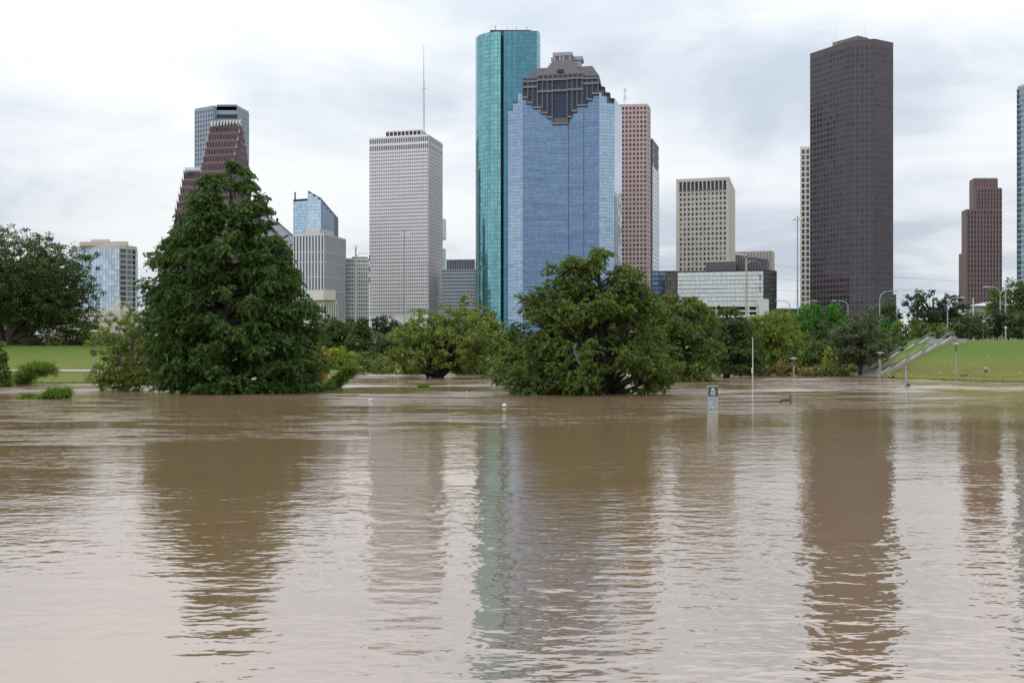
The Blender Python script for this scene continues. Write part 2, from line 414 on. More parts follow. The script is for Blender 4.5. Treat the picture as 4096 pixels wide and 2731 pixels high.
class Building:
    LIMIT = 300
    def __init__(s, name, label, x, Y, base_z=8.0, group=None):
        s.o = thing(name, label, 'building', (PX(x, Y), Y, base_z), group)
        s.walls = {}; s.panes = []; s.base_z = base_z
    def wall(s, mat, part='wall'):
        if part in ('wall', 'core', 'joints'):
            return s.walls.setdefault((part, mat.name), (MB(), mat))[0]
        mb = MB(); s.walls[(part, mat.name, len(s.walls))] = (mb, mat)      # every other piece is a part of its own
        return mb
    def facade(s, A, B, z0, z1, cols, rows, wf, hf, wallm, glassm, proud=0.35, topf=None, pane='window', piers=True, bands=True, part='wall', pierf=None, skip=None, rim=True):
        A = Vector((A[0], A[1])); B = Vector((B[0], B[1]))
        d = B - A; L = d.length; u = d / L; n = Vector((u.y, -u.x))
        u3 = Vector((u.x, u.y, 0)); n3 = Vector((n.x, n.y, 0))
        ang = math.atan2(u.y, u.x)
        cw = L / cols; rh = (z1 - z0) / rows; pw = cw * wf; ph = rh * hf
        wb = s.wall(wallm, part)
        top = topf or (lambda t: z1)
        for i in range(cols):
            t = (i + 0.5) / cols
            zt = min(top(i / cols), top((i + 1) / cols))
            for j in range(rows):
                zc = z0 + (j + 0.5) * rh
                if zc + ph / 2 > zt + 0.01: continue
                if skip and skip(i, j): continue
                c = A + u * ((i + 0.5) * cw)
                s.panes.append((c.x + n.x * 0.03, c.y + n.y * 0.03, zc, ang, pw, ph, glassm, pane))
        if piers and wf < 0.995:
            for i in range(cols + 1):
                zt = top(i / cols); w = cw * (1 - wf); off = 0.0
                if i == 0: off, w = w / 4, w / 2
                if i == cols: off, w = -w / 4, w / 2
                c = A + u * (i * cw + off)
                wb.obox(Vector((c.x, c.y, (z0 + zt) / 2)) + n3 * (proud / 2 + 0.02), u3, n3, w, proud, zt - z0)
        if bands and hf < 0.995:
            for j in range(rows + 1):
                zc = z0 + j * rh; h = rh * (1 - hf)
                if j == 0: zc, h = zc + h / 4, h / 2
                if j == rows: zc, h = zc - h / 4, h / 2
                if topf and zc > max(top(0), top(1)): continue
                a0, a1 = 0.0, 1.0
                if topf:
                    ok = [q / 40 for q in range(41) if top(q / 40) >= zc]
                    if not ok: continue
                    a0, a1 = min(ok), max(ok)
                c = A + u * (L * (a0 + a1) / 2)
                wb.obox(Vector((c.x, c.y, zc)) + n3 * (proud * 0.45 + 0.02), u3, n3, L * (a1 - a0), proud * 0.9, h)
        return u3, n3, L
    def finish(s):
        for key, (mb, mat) in s.walls.items():
            if mb.v: mb.build(key[0], mat, s.o)
        org = ORIGIN[s.o.name]
        single = s.panes
        if len(s.panes) > s.LIMIT:
            near = sorted(s.panes, key=lambda p: (-round(p[4] * p[5] / (p[1] * p[1]) * 2e6), -p[2]))
            single, rest = near[:s.LIMIT], near[s.LIMIT:]
            groups = {}
            for p in rest: groups.setdefault((p[6].name, p[7]), []).append(p)
            for (mn, pane), ps in groups.items():
                vs = []
                for x, y, z, a, w, h, mt, _ in ps:
                    cx, cy = math.cos(a) * w / 2, math.sin(a) * w / 2
                    ox, oy = math.sin(a) * 0.12, -math.cos(a) * 0.12
                    vs += [(x - cx + ox, y - cy + oy, z - h / 2), (x + cx + ox, y + cy + oy, z - h / 2), (x + cx + ox, y + cy + oy, z + h / 2), (x - cx + ox, y - cy + oy, z + h / 2)]
                q = np.arange(len(vs)).reshape(-1, 4)
                o = mesh_np(pane + '_rows', vs, q, ps[0][6], s.o); tag(o, kind='stuff')
        for x, y, z, a, w, h, mt, pane in single:
            o = bpy.data.objects.new(pane, pane_mesh(w, h, mt)); COL.objects.link(o)
            o.parent = s.o; o.location = (x - org.x, y - org.y, z - org.z); o.rotation_euler = (0, 0, a)
        return s.o
def pt(x, Y): return (PX(x, Y), Y)
def back(pts, depth):
    """closed footprint: the visible corners left to right, then two corners behind, out of sight"""
    Yb = max(p[1] for p in pts) + depth
    xr = pts[-1][0] * Yb / pts[-1][1] - 0.6; xl = pts[0][0] * Yb / pts[0][1] + 0.6
    return list(pts) + [(xr, Yb), (xl, Yb)]
BASE = 8.0
dark_core = surf('dark_core', (0.03, 0.032, 0.038), 0.5, 0.1)

# --- pale tan hotel tower with blue glass, far left
tan = surf('tan_precast', (0.52, 0.465, 0.425), 0.8, 0.06)
g_hotel = glass('hotel_glass', (0.46, 0.60, 0.74), 0.75, 0.08, 0.22)
g_hotel_d = glass('hotel_dark_glass', (0.05, 0.07, 0.11), 0.3, 0.08, 0.5)
def curve_pts(p0, p1, bulge, n):
    p0 = Vector(p0); p1 = Vector(p1); d = p1 - p0; nn = Vector((d.y, -d.x)).normalized()
    return [tuple(p0 + d * (i / n) + nn * (bulge * 4 * (i / n) * (1 - i / n))) for i in range(n + 1)]
b = Building('hotel_tower', 'pale tan and blue glass tower with curved corner behind the left oak', 420, 700)
a0, a1, a2 = pt(283, 712), pt(447, 700), pt(478, 700)
arc = curve_pts(a2, pt(549, 716), 3.0, 4)
zt = PZ(983, 705)
b.wall(tan, 'core').prism(back([a0, a1] + arc, 30), BASE, zt)
b.wall(tan, 'penthouse').prism([pt(318, 706), pt(447, 703), pt(512, 703), pt(515, 730), pt(318, 730)], zt, PZ(967, 705))
b.wall(tan, 'penthouse').prism([pt(364, 712), pt(440, 710), pt(440, 728), pt(364, 728)], zt, PZ(957, 710))
rowsn = 12
b.facade(a0, a1, PZ(1250, 705), zt - 2.2, 14, rowsn, 0.93, 0.95, tan, g_hotel, 0.25)
b.facade(a1, a2, PZ(1250, 705), zt - 2.2, 3, rowsn, 0.8, 0.9, tan, g_hotel, 0.3)
for k in range(4):
    b.facade(arc[k], arc[k + 1], PZ(1250, 705), zt - 2.2, 1 if k else 1, rowsn * 1, 0.86, 0.78, tan, g_hotel_d if k in (0, 2) else g_hotel, 0.3)
b.finish()
b = Building('low_hall', 'long low pale stone hall below the tan hotel tower', 380, 560)
pale = surf('pale_stone_slab', (0.55, 0.49, 0.45), 0.85, 0.05, 0.4, stretch=(0.2, 0.2, 3))
b.wall(pale).prism(back([pt(150, 565), pt(480, 560), pt(560, 575)], 40), BASE, PZ(1240, 560))
for zz in range(5):
    b.wall(surf('stone_joint', (0.38, 0.33, 0.30), 0.9, 0.05), 'string_course').obox(Vector((PX(315, 562), 562.3, BASE + 3 + zz * 3.3)), (0.999, -0.108, 0), (0.108, 0.999, 0), 45, 0.4, 0.10)
b.wall(tan, 'penthouse').prism([pt(440, 572), pt(520, 572), pt(520, 590), pt(440, 590)], PZ(1241, 560), PZ(1222, 572))
b.wall(pale, 'vent_tower').prism([pt(463, 571), pt(482, 571), pt(482, 580), pt(463, 580)], PZ(1241, 560), PZ(1195, 571))
b.finish()

# --- tall grey octagonal tower behind the red one
grey = surf('grey_granite', (0.31, 0.35, 0.43), 0.6, 0.08)
g_grey = glass('grey_tower_glass', (0.09, 0.12, 0.17), 0.35, 0.1, 0.5)
b = Building('grey_granite_tower', 'tallest grey granite tower with slotted crown behind the red gabled tower', 880, 1225)
q = [pt(779, 1242), pt(853, 1225), pt(866, 1231), pt(950, 1231), pt(953, 1227), pt(995, 1256)]
zt = PZ(425, 1228)
b.wall(grey, 'core').prism(back(q, 45), BASE, zt)
b.facade(q[0], q[1], PZ(1000, 1230), zt - 3, 7, 30, 0.5, 0.6, grey, g_grey, 0.4)
b.facade(q[4], q[5], PZ(1000, 1230), zt - 3, 5, 30, 0.5, 0.6, grey, g_grey, 0.4)
b.facade(q[2], q[3], PZ(1000, 1230), zt - 38, 8, 26, 0.8, 0.7, grey, g_grey, 0.4)
for k in range(3):
    zc = zt - 12 - k * 9
    b.wall(dark_core, 'louver_slot').obox(Vector((PX(908, 1230.4), 1230.6, zc)), (1, 0, 0), (0, 1, 0), 25, 0.6, 4.6)
b.wall(surf('roof_screen', (0.17, 0.19, 0.23), 0.5, 0.1), 'roof_screen').obox(Vector((PX(908, 1232), 1233, zt - 1)), (1, 0, 0), (0, 1, 0), 25, 4, 7)
for xx, hh in ((862, 4), (880, 3), (895, 2.5), (925, 3), (940, 3.5)):
    b.wall(dark_core, 'antenna').tube([(PX(xx, 1235), 1235, zt), (PX(xx, 1235), 1235, zt + hh)], 0.25, 4)
b.finish()

# --- red stepped gabled tower
red = surf('red_granite', (0.178, 0.106, 0.122), 0.65, 0.12)
redl = surf('red_granite_light', (0.27, 0.16, 0.16), 0.65, 0.1)
g_red = glass('red_tower_glass', (0.035, 0.038, 0.065), 0.25, 0.08, 0.5)
white_cop = surf('white_coping', (0.46, 0.47, 0.50), 0.5, 0.05)
b = Building('red_gabled_tower', 'red granite tower stepping down in gables with white finials', 850, 1000)
def lev(zx): return 640 + zx * 0.4847
def levy(zy): return 400 + zy * 0.4847
def steps(levels, yb, front_rows=2, cols=9, scols=6):
    for k, (zyt, xl, xc, xr) in enumerate(levels):
        zyb = levels[k + 1][0] if k + 1 < len(levels) else yb
        Yc = 1000 - 1.6 * k
        A, C, D = pt(lev(xl), Yc + 6), pt(lev(xc), Yc), pt(lev(xr), Yc + 26)
        z1, z0 = PZ(levy(zyt), 1000), (PZ(levy(zyb), 1000) if zyb != yb else BASE)
        b.wall(red, 'core').prism([A, C, D, (D[0] * 1075 / D[1] - .3, 1075), (A[0] * 1075 / A[1] + .3, 1075)], z0 - (0 if zyb == yb else 2.0), z1)
        nr = max(1, round((z1 - z0) / 7.6))
        b.facade(A, C, z0, z1 - 0.6, cols, nr, 0.60, 0.52, red, g_red, 0.45)
        b.facade(C, D, z0, z1 - 0.6, scols, nr, 0.55, 0.52, red, g_red, 0.45)
        ua = Vector((C[0] - A[0], C[1] - A[1], 0)); L = ua.length; ua /= L; na = Vector((ua.y, -ua.x, 0))
        b.wall(redl, 'cornice').obox(Vector(((A[0] + C[0]) / 2, (A[1] + C[1]) / 2, z1 - 0.5)) + na * 0.4, ua, na, L + 0.8, 1.0, 0.9)
        for (px_, py_) in (A, C):
            m_ = b.wall(white_cop, 'finial')
            m_.lathe((px_, py_, z1 - 1.0), [(0.7, 0), (0.6, 2.2), (0.28, 3.0), (0.08, 6.0)], 6)
L1 = [(212, 413, 668, 690), (272, 400, 655, 698), (338, 387, 643, 708), (400, 374, 630, 716), (462, 361, 617, 726), (526, 347, 603, 738), (600, 336, 590, 748)]
steps(L1, 1500, cols=11)
L2 = [(590, 197, 338, 345), (655, 183, 335, 345), (720, 169, 333, 345), (782, 155, 331, 345), (845, 140, 330, 345), (905, 126, 330, 345)]
steps(L2, 1500, cols=8, scols=1)
L3 = [(1095, 80, 132, 140), (1160, 66, 132, 140), (1222, 52, 132, 140), (1285, 38, 132, 140)]
steps(L3, 1600, cols=4, scols=1)
for k in range(10):                                            # white scallops of the ridge
    x = lev(425 + k * 25.5)
    p0 = P(x, levy(218 - k * 2.2), 999.6); p1 = P(x + 6, levy(176 - k * 0.8), 1008)
    b.wall(white_cop, 'ridge_fin').tube([p0, (p0 + p1) / 2 + Vector((-0.4, 0, 1.4)), p1], [0.75, 0.9, 0.55], 5)
for xa, xb, ya, yb_ in ((205, 335, 590, 562), (86, 126, 1092, 1066)):
    n_ = 6 if xb - xa > 60 else 3
    for k in range(n_):
        x = lev(xa + (k + 0.5) * (xb - xa) / n_); w_ = (lev(xb) - lev(xa)) / n_ * 1000 / FOCAL
        p0 = P(x, levy(ya), 1000); p1 = P(x, levy(yb_), 1009)
        b.wall(white_cop, 'ridge_roof').tube([p0, p1], [w_ * 0.55, w_ * 0.42], 6)
b.finish()

# --- dark blue trapezoid tower with sloped roof, behind the left cypress
g_dblue = glass('dark_blue_glass', (0.05, 0.09, 0.24), 0.6, 0.1, 0.4)
slope_m = surf('sloped_grey_roof', (0.235, 0.245, 0.285), 0.5, 0.06, 0.1, stretch=(1, 1, 6))
b = Building('slant_roof_tower', 'dark blue glass tower with slanting grey roof half hidden by the left cypress', 1090, 1100)
zl, zr = PZ(880, 1100), PZ(942, 1100)
A, B_ = pt(1000, 1100), pt(1172, 1096)
mid_ = pt(1107, 1098)
b.wall(dark_core, 'core').prism([A, mid_, B_, pt(1168, 1150), pt(1000, 1150)], BASE, [PZ(965, 1100), PZ(965, 1100), PZ(1010, 1100), PZ(948, 1150), PZ(880, 1150)])
b.wall(slope_m, 'sloped_roof').add([P(1000, 975, 1099), P(1172, 1000, 1095), P(1172, 943, 1118), P(1111, 890, 1135), P(1000, 800, 1150), P(1000, 1000, 1120), P(1172, 1010, 1120)], [(0, 1, 2, 3, 4), (0, 4, 5), (1, 6, 2), (0, 5, 6, 1), (2, 6, 5, 4, 3)])
b.wall(dark_core, 'coping').tube([P(1111, 888, 1134), P(1172, 941, 1117)], 0.5, 4)
b.wall(dark_core, 'stack').box(P(1109, 885, 1140), 2.2, 2, 7)
b.facade(A, B_, PZ(1300, 1098), PZ(1005, 1098), 22, 20, 0.9, 0.85, dark_core, g_dblue, 0.2)
b.finish()

# --- pale blue glass tower with cut-away slanting top
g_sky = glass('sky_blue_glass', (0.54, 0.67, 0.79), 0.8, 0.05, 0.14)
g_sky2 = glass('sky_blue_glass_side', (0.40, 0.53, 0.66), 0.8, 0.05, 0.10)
mull = surf('blue_mullion', (0.10, 0.16, 0.24), 0.5, 0.1)
b = Building('slanted_glass_tower', 'pale blue glass tower with slanting cut-away top above the ribbed block', 1250, 900)
p0, p1, p2, p3 = pt(1173, 912), pt(1231, 905), pt(1284, 900), pt(1335, 925)
z0 = PZ(1000, 900)
zz = [PZ(795, 908), PZ(795, 905)]
b.wall(mull, 'core').prism([p0, (p1[0] + 0.3, p1[1]), (p1[0] + 0.3, 940), (p0[0], 940)], z0, PZ(803, 905))
b.wall(dark_core, 'parapet').prism([p0, p1, (p1[0], p1[1] + 3), (p0[0], p0[1] + 3)], PZ(803, 905), PZ(794, 905))
b.wall(mull, 'corner_fin').prism([pt(1177, 911.6), pt(1184, 911), pt(1184, 916), pt(1177, 916)], PZ(803, 905), PZ(764, 905))
b.wall(mull, 'core').prism([(p1[0] + 0.35, p1[1] + 0.1), (p2[0], p2[1] + 0.1), (p3[0] - 0.1, p3[1]), (p3[0] - 0.1, 950), (p1[0] + 0.35, 950)], z0, [PZ(762, 905), PZ(792, 900), PZ(858, 925), PZ(858, 925), PZ(762, 905)])
b.facade(p0, p1, z0, PZ(803, 905), 9, 16, 0.92, 0.93, mull, g_sky, 0.15)
b.facade(p1, p2, z0, PZ(762, 905), 13, 18, 0.92, 0.93, mull, g_sky, 0.15, topf=lambda t: PZ(762, 905) + t * (PZ(793, 900) - PZ(762, 905)))
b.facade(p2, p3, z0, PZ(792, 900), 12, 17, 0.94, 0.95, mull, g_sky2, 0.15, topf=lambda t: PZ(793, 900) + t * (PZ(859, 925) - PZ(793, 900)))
b.finish()

# --- ribbed grey-white office block
rib = surf('white_marble_rib', (0.60, 0.60, 0.64), 0.6, 0.07)
g_dark = glass('dark_window', (0.028, 0.032, 0.05), 0.15, 0.08, 0.5)
b = Building('ribbed_block', 'grey office block of tall white ribs and dark window strips', 1290, 850)
q = [pt(1174, 858), pt(1297, 850), pt(1382, 893)]
zt = PZ(936, 852)
b.wall(dark_core, 'core').prism(back(q, 25), BASE, zt)
for k in range(8):
    pass
b.facade(q[0], q[1], PZ(1262, 850), zt - 0.5, 10, 24, 0.45, 0.97, rib, g_dark, 0.9, bands=False)
b.facade(q[1], q[2], PZ(1290, 850), zt - 0.5, 28, 8, 0.60, 0.98, rib, g_dark, 0.5, bands=False)
for A, B_ in ((q[0], q[1]), (q[1], q[2])):
    u = Vector((B_[0] - A[0], B_[1] - A[1], 0)); L = u.length; u /= L; n = Vector((u.y, -u.x, 0))
    for yy in (936, 1005, 1046, 1104, 1160):
        b.wall(rib, 'belt').obox(Vector(((A[0] + B_[0]) / 2, (A[1] + B_[1]) / 2, PZ(yy, 850) - 0.4)) + n * 0.3, u, n, L, 0.66, 0.7 if yy > 940 else 1.6)
cream = surf('cream_concrete', (0.66, 0.62, 0.55), 0.8, 0.05)
b.wall(cream, 'penthouse').prism([pt(1224, 862), pt(1280, 858), pt(1336, 880), pt(1336, 890), pt(1224, 890)], zt, PZ(917, 860))
b.finish()

# --- limestone civic hall
lime = surf('limestone', (0.66, 0.61, 0.55), 0.85, 0.10, 0.3)
b = Building('limestone_hall', 'cream limestone civic hall with tall slit windows below the ribbed block', 1290, 690)
q1 = [pt(1225, 706), pt(1294, 690), pt(1342, 699)]
q2 = [pt(1215, 712), pt(1296, 693), pt(1350, 703)]
b.wall(lime, 'attic').prism(back(q1, 12), PZ(1199, 692), PZ(1159, 692))
b.wall(surf('limestone_trim', (0.40, 0.36, 0.31), 0.9, 0.1), 'cornice').prism(back([pt(1224, 705), pt(1294, 689.4), pt(1343, 698.6)], 13), PZ(1201, 692), PZ(1198, 692))
b.wall(lime, 'core').prism(back(q2, 16), BASE - 2, PZ(1201, 692))
b.facade(q2[1], q2[2], PZ(1275, 693), PZ(1212, 693), 6, 1, 0.42, 0.96, lime, g_dark, 0.5)
b.facade(q2[0], q2[1], PZ(1275, 693), PZ(1212, 693), 7, 1, 0.42, 0.96, lime, g_dark, 0.5)
b.finish()

# --- white grid block left of the white tower
whitec = surf('white_precast', (0.74, 0.72, 0.74), 0.7, 0.05)
b = Building('white_grid_block', 'lower white grid block with dark windows beside the tall white tower', 1430, 905)
q = [pt(1382, 905), pt(1476, 905)]
zt = PZ(1036, 905)
b.wall(dark_core, 'core').prism(back(q, 30), BASE, zt)
b.facade(q[0], pt(1420, 905), PZ(1276, 905), zt - 0.3, 6, 15, 0.58, 0.66, whitec, g_dark, 0.5)
b.facade(pt(1428, 905), q[1], PZ(1276, 905), zt - 0.3, 7, 15, 0.58, 0.66, whitec, g_dark, 0.5)
b.wall(whitec, 'pier').obox(Vector((PX(1424, 904.6), 904.6, (zt + BASE) / 2)), (1, 0, 0), (0, 1, 0), 1.8, 1.2, zt - BASE)
b.wall(whitec, 'parapet').obox(Vector((PX(1429, 905), 906, zt + 0.2)), (1, 0, 0), (0, 1, 0), 21.4, 3, 0.9)
b.wall(dark_core, 'penthouse').prism([pt(1410, 909), pt(1463, 909), pt(1463, 920), pt(1410, 920)], zt + .5, PZ(1030, 909))
b.wall(whitec, 'penthouse_roof').prism([pt(1408, 908), pt(1455, 908), pt(1472, 912), pt(1472, 922), pt(1408, 922)], PZ(1030, 909), PZ(1026, 909))
b.finish()

# --- tall white tower with mast
white = surf('white_travertine', (0.83, 0.775, 0.81), 0.65, 0.05)
g_wt = glass('white_tower_glass', (0.23, 0.22, 0.25), 0.45, 0.1, 0.35)
b = Building('white_tower', 'tall white concrete tower with a grid of small windows and a rooftop mast', 1650, 990)
q = [pt(1478, 1006), pt(1713, 990), pt(1769, 1032)]
zt = PZ(538, 990)
b.wall(white, 'core').prism(back(q, 10), BASE, zt)
zlow = PZ(1255, 990); nr = 50
h1 = (zt - 0.8 - zlow) / nr
b.facade(q[0], q[1], zlow, zlow + (nr - 4) * h1, 32, nr - 4, 0.62, 0.56, white, g_wt, 0.45)
b.facade(q[1], q[2], zlow, zlow + (nr - 4) * h1, 22, nr - 4, 0.60, 0.56, white, g_wt, 0.45)
b.facade(q[0], q[1], zlow + (nr - 4) * h1, zt - 0.8, 32, 2, 0.62, 0.66, white, g_dark, 0.5)
b.facade(q[1], q[2], zlow + (nr - 4) * h1, zt - 0.8, 22, 2, 0.60, 0.66, white, g_dark, 0.5)
r_ = [pt(1543, 1004), pt(1684, 995), pt(1706, 1012)]
zp = PZ(519, 998)
b.wall(white, 'penthouse').prism(back(r_, 12), zt, zp)
b.facade(r_[0], r_[1], zt + 0.8, zp - 1.4, 9, 1, 0.80, 0.92, white, g_dark, 0.4)
b.facade(r_[1], r_[2], zt + 0.8, zp - 1.4, 3, 1, 0.6, 0.92, white, g_dark, 0.4)
mx, my = PX(1695, 1008), 1008
b.wall(surf('mast_white', (0.66, 0.68, 0.70), 0.5, 0.04), 'mast').tube([(mx, my, zt), (mx, my, PZ(320, 1008))], [1.05, 0.8], 8)
b.wall(surf('mast_grey', (0.35, 0.30, 0.30), 0.5, 0.1), 'mast_tip').tube([(mx, my, PZ(320, 1008)), (mx, my, PZ(183, 1008))], [0.34, 0.14], 6)
b.wall(surf('mast_white', (0, 0, 0)), 'mast_arm').tube([P(1682, 355, 1008), P(1708, 355, 1008)], 0.28, 5)
b.finish()

# --- slivers of a banded round building behind it
band_w = surf('white_band', (0.66, 0.69, 0.70), 0.5, 0.04)
g_pale = glass('pale_green_glass', (0.42, 0.52, 0.55), 0.6, 0.08, 0.2)
b = Building('banded_round_tower', 'white banded round-ended tower peeking from behind the tall white tower', 1765, 1200)
for (ya, yb_, xr) in ((876, 951, 1782), (995, 1100, 1781)):
    za, zb = PZ(yb_, 1200), PZ(ya, 1200)
    cx = PX(xr, 1200) - 12
    out = [(cx + 12 * math.cos(t), 1212 + 14 * math.sin(t)) for t in np.linspace(-math.pi / 2, math.pi / 2, 14)] + [(cx - 8, 1226), (cx - 8, 1198)]
    b.wall(g_pale, 'glazing').prism(out, za if ya < 900 else BASE, zb)
    nb = 10
    for k in range(nb + 1):
        z_ = za + (zb - za) * k / nb
        o2 = [(cx + 12.3 * math.cos(t), 1212 + 14.3 * math.sin(t)) for t in np.linspace(-math.pi / 2, math.pi / 2, 14)] + [(cx - 8, 1226.3), (cx - 8, 1197.7)]
        b.wall(band_w, 'band').prism(o2, z_ - 0.45, z_ + 0.45)
b.finish()

# --- grey block between white and teal towers
gb = surf('blue_grey_metal', (0.30, 0.33, 0.40), 0.5, 0.08)
gbl = surf('blue_grey_light', (0.36, 0.39, 0.46), 0.5, 0.08)
b = Building('grey_finned_block', 'blue-grey block with dotted windows and finned crown left of the teal tower', 1835, 985)
q = [pt(1768, 990), pt(1912, 985)]
zt = PZ(1077, 987)
b.wall(gb, 'core').prism(back(q, 30), BASE, zt)
b.facade(q[0], q[1], PZ(1285, 987), zt, 26, 15, 0.78, 0.34, gbl, g_dark, 0.4)
q2 = [pt(1786, 996), pt(1900, 992)]
b.wall(dark_core, 'crown').prism(back(q2, 15), zt, PZ(1038, 994))
b.facade(q2[0], q2[1], zt, PZ(1038, 994), 17, 1, 0.66, 0.9, gb, g_dark, 0.6)
b.finish()

# --- teal glass tower with rounded shoulder
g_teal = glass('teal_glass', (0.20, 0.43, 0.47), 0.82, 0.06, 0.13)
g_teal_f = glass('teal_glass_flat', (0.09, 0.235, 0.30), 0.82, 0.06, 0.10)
m_teal = surf('teal_mullion', (0.05, 0.16, 0.20), 0.4, 0.1, metal=0.3)
m_tl = surf('teal_rail', (0.32, 0.55, 0.58), 0.4, 0.1, metal=0.4)
b = Building('teal_glass_tower', 'tallest teal glass tower with rounded left shoulder and rooftop aerials', 2030, 930)
cxp, r0 = PX(2003, 930), 24.2
arc = [(cxp - r0 * math.cos(t), 954.2 - r0 * math.sin(t)) for t in np.linspace(0, math.pi / 2, 13)]
gr0, gr1 = pt(2004.5, 936), pt(2014, 935)
f0, f1 = pt(2015, 929.5), pt(2146, 928)
rx0 = f1
arc2 = [(f1[0] + 3.9 * math.sin(t) * 1.0, 928 + 14 * (1 - math.cos(t))) for t in np.linspace(0, math.pi / 2, 5)]
zt = PZ(127, 930)
foot = arc + [gr0, gr1, f0] + arc2 + [(arc2[-1][0], 985), (arc[0][0], 985)]
b.wall(m_teal, 'core').prism(foot, BASE, zt)
fl = 71; z0 = PZ(1330, 930)
for k in range(12):
    b.facade(arc[k], arc[k + 1], z0, zt, 1, fl, 0.94, 0.93, m_teal, g_teal, 0.16, piers=True)
b.facade(f0, f1, z0, zt, 24, fl, 0.93, 0.94, m_teal, g_teal_f, 0.16)
for k in range(4):
    b.facade(arc2[k], arc2[k + 1], z0, zt, 1, fl, 0.94, 0.93, m_teal, g_teal, 0.16)
for k in (4, 8, 12, 16, 20):
    x = f0[0] + (f1[0] - f0[0]) * k / 24
    b.wall(m_tl, 'rail').obox(Vector((x, f0[1] - 0.55, (z0 + zt) / 2)), (1, 0, 0), (0, 1, 0), 0.22, 0.5, zt - z0)
b.wall(dark_core, 'roof_plant').prism([pt(1960, 945), pt(2125, 945), pt(2125, 970), pt(1960, 970)], zt, PZ(121, 945))
for xx, hh, rr in ((1982, 11, .25), (1960, 6, .12), (2003, 7, .12), (2030, 9, .12), (2066, 10, .12), (2078, 5, .12), (2106, 10, .2), (2110, 8, .12), (2090, 4, .12), (1948, 4, .12), (2050, 8, .12), (2018, 5, .1)):
    b.wall(dark_core, 'antenna').tube([(PX(xx, 950), 950, zt), (PX(xx, 950), 950, zt + hh + 1)], rr, 4)
for xx, zz_ in ((2051, 3.2), (2081, 6.5), (1947, 2)):
    b.wall(band_w if xx > 2060 else dark_core, 'dish').lathe((PX(xx, 948), 948, zt + zz_), [(0.3, -1), (1.2, 0), (0.9, 1), (0.2, 1.3)], 8)
b.finish()

# --- blue glass tower with stepped granite crown
g_bl = glass('blue_glass', (0.165, 0.25, 0.385), 0.86, 0.06, 0.10, wave=0.02, stretch=(0.18, 0.18, 0.9))
g_bl2 = glass('blue_glass_wing', (0.34, 0.45, 0.58), 0.86, 0.05, 0.10, wave=0.012, stretch=(0.3, 0.3, 1.0))  # lighter copy of the blue glass: bright sky reflection put into its colour
m_bl = surf('blue_glass_joint', (0.075, 0.12, 0.21), 0.4, 0.08)
gran = surf('brown_granite', (0.150, 0.130, 0.155), 0.7, 0.10, 0.25)
gran_l = surf('brown_granite_light', (0.225, 0.195, 0.215), 0.7, 0.08, 0.25)
gran_w = surf('pale_granite', (0.37, 0.36, 0.40), 0.7, 0.06, 0.25)
roof_g = surf('grey_step_roof', (0.185, 0.182, 0.215), 0.7, 0.08, 0.25)
g_cr = glass('crown_glass', (0.030, 0.045, 0.095), 0.4, 0.07, 0.25)
b = Building('blue_crowned_tower', 'blue glass tower with stepped brown granite crown and pyramid top', 2240, 752)
YL, YR = 759.0, 750.0
def HX(zx): return 2060 + zx * 0.2169
def HYr(zy): return 180 + zy * 0.2169
def HU(zx): return (HX(zx) - 2091) / (2396 - 2091)
cL, cR = Vector(pt(2091, YL)), Vector(pt(2396, YR))
hu = (cR - cL); HW = hu.length; hu /= HW; hn = Vector((hu.y, -hu.x)); hu3 = Vector((hu.x, hu.y, 0)); hn3 = Vector((hn.x, hn.y, 0))
def hz(zx, zy):
    t = HU(zx); Yv = YL + (YR - YL) * t
    return PZ(HYr(zy), Yv)
def hpos(zx, out=0.0):
    t = HU(zx); Yv = YL + (YR - YL) * t
    p = Vector((PX(HX(zx), Yv), Yv)); return p + hn * out
wl0, wl1 = pt(2033, 764), tuple(cL)
wr0, wr1, wr2 = tuple(cR), pt(2457, 755), pt(2487, 790)
ztc = hz(840, 640)
zw = PZ(400, 760)
b.wall(m_bl, 'core').prism([wl1, wr0, pt(2394, 790), pt(2096, 797)], BASE, ztc)
b.wall(m_bl, 'core').prism([wl0, (wl1[0] - 0.05, wl1[1]), (wl1[0] - 0.05, 800), pt(2035, 805)], BASE, PZ(465, 770))
b.wall(m_bl, 'core').prism([(wr0[0] + 0.05, wr0[1]), wr1, wr2, (wr2[0] * 815 / wr2[1] - .5, 815), (wr0[0] + 0.05, 815)], BASE, PZ(420, 765))
z0 = PZ(1330, 752); nr = 74
bays = [(145, 240, 965), (240, 330, 1060), (330, 510, 1150), (510, 600, 1245), (600, 690, 1330), (690, 985, 1440), (985, 1055, 1320), (1055, 1145, 1210), (1145, 1330, 1110), (1330, 1425, 1000), (1425, 1550, 890)]
def crown_bottom(t):
    zx = 145 + t * 1405
    for a, c, zy in bays:
        if a <= zx <= c: return hz(zx, zy)
    return hz(1500, 890)
b.facade(wl1, wr0, z0, ztc - 6, 42, nr, 0.93, 0.94, m_bl, g_bl, 0.14, topf=lambda t: crown_bottom(t) - 0.2, part='joints')
for zx in (988, 1268):
    p = hpos(zx, 0.25); b.wall(dark_core, 'seam').obox(Vector((p.x, p.y, (z0 + hz(zx, 1400)) / 2)), hu3, hn3, 0.35, 0.3, hz(zx, 1130 if zx > 1100 else 1400) - z0)
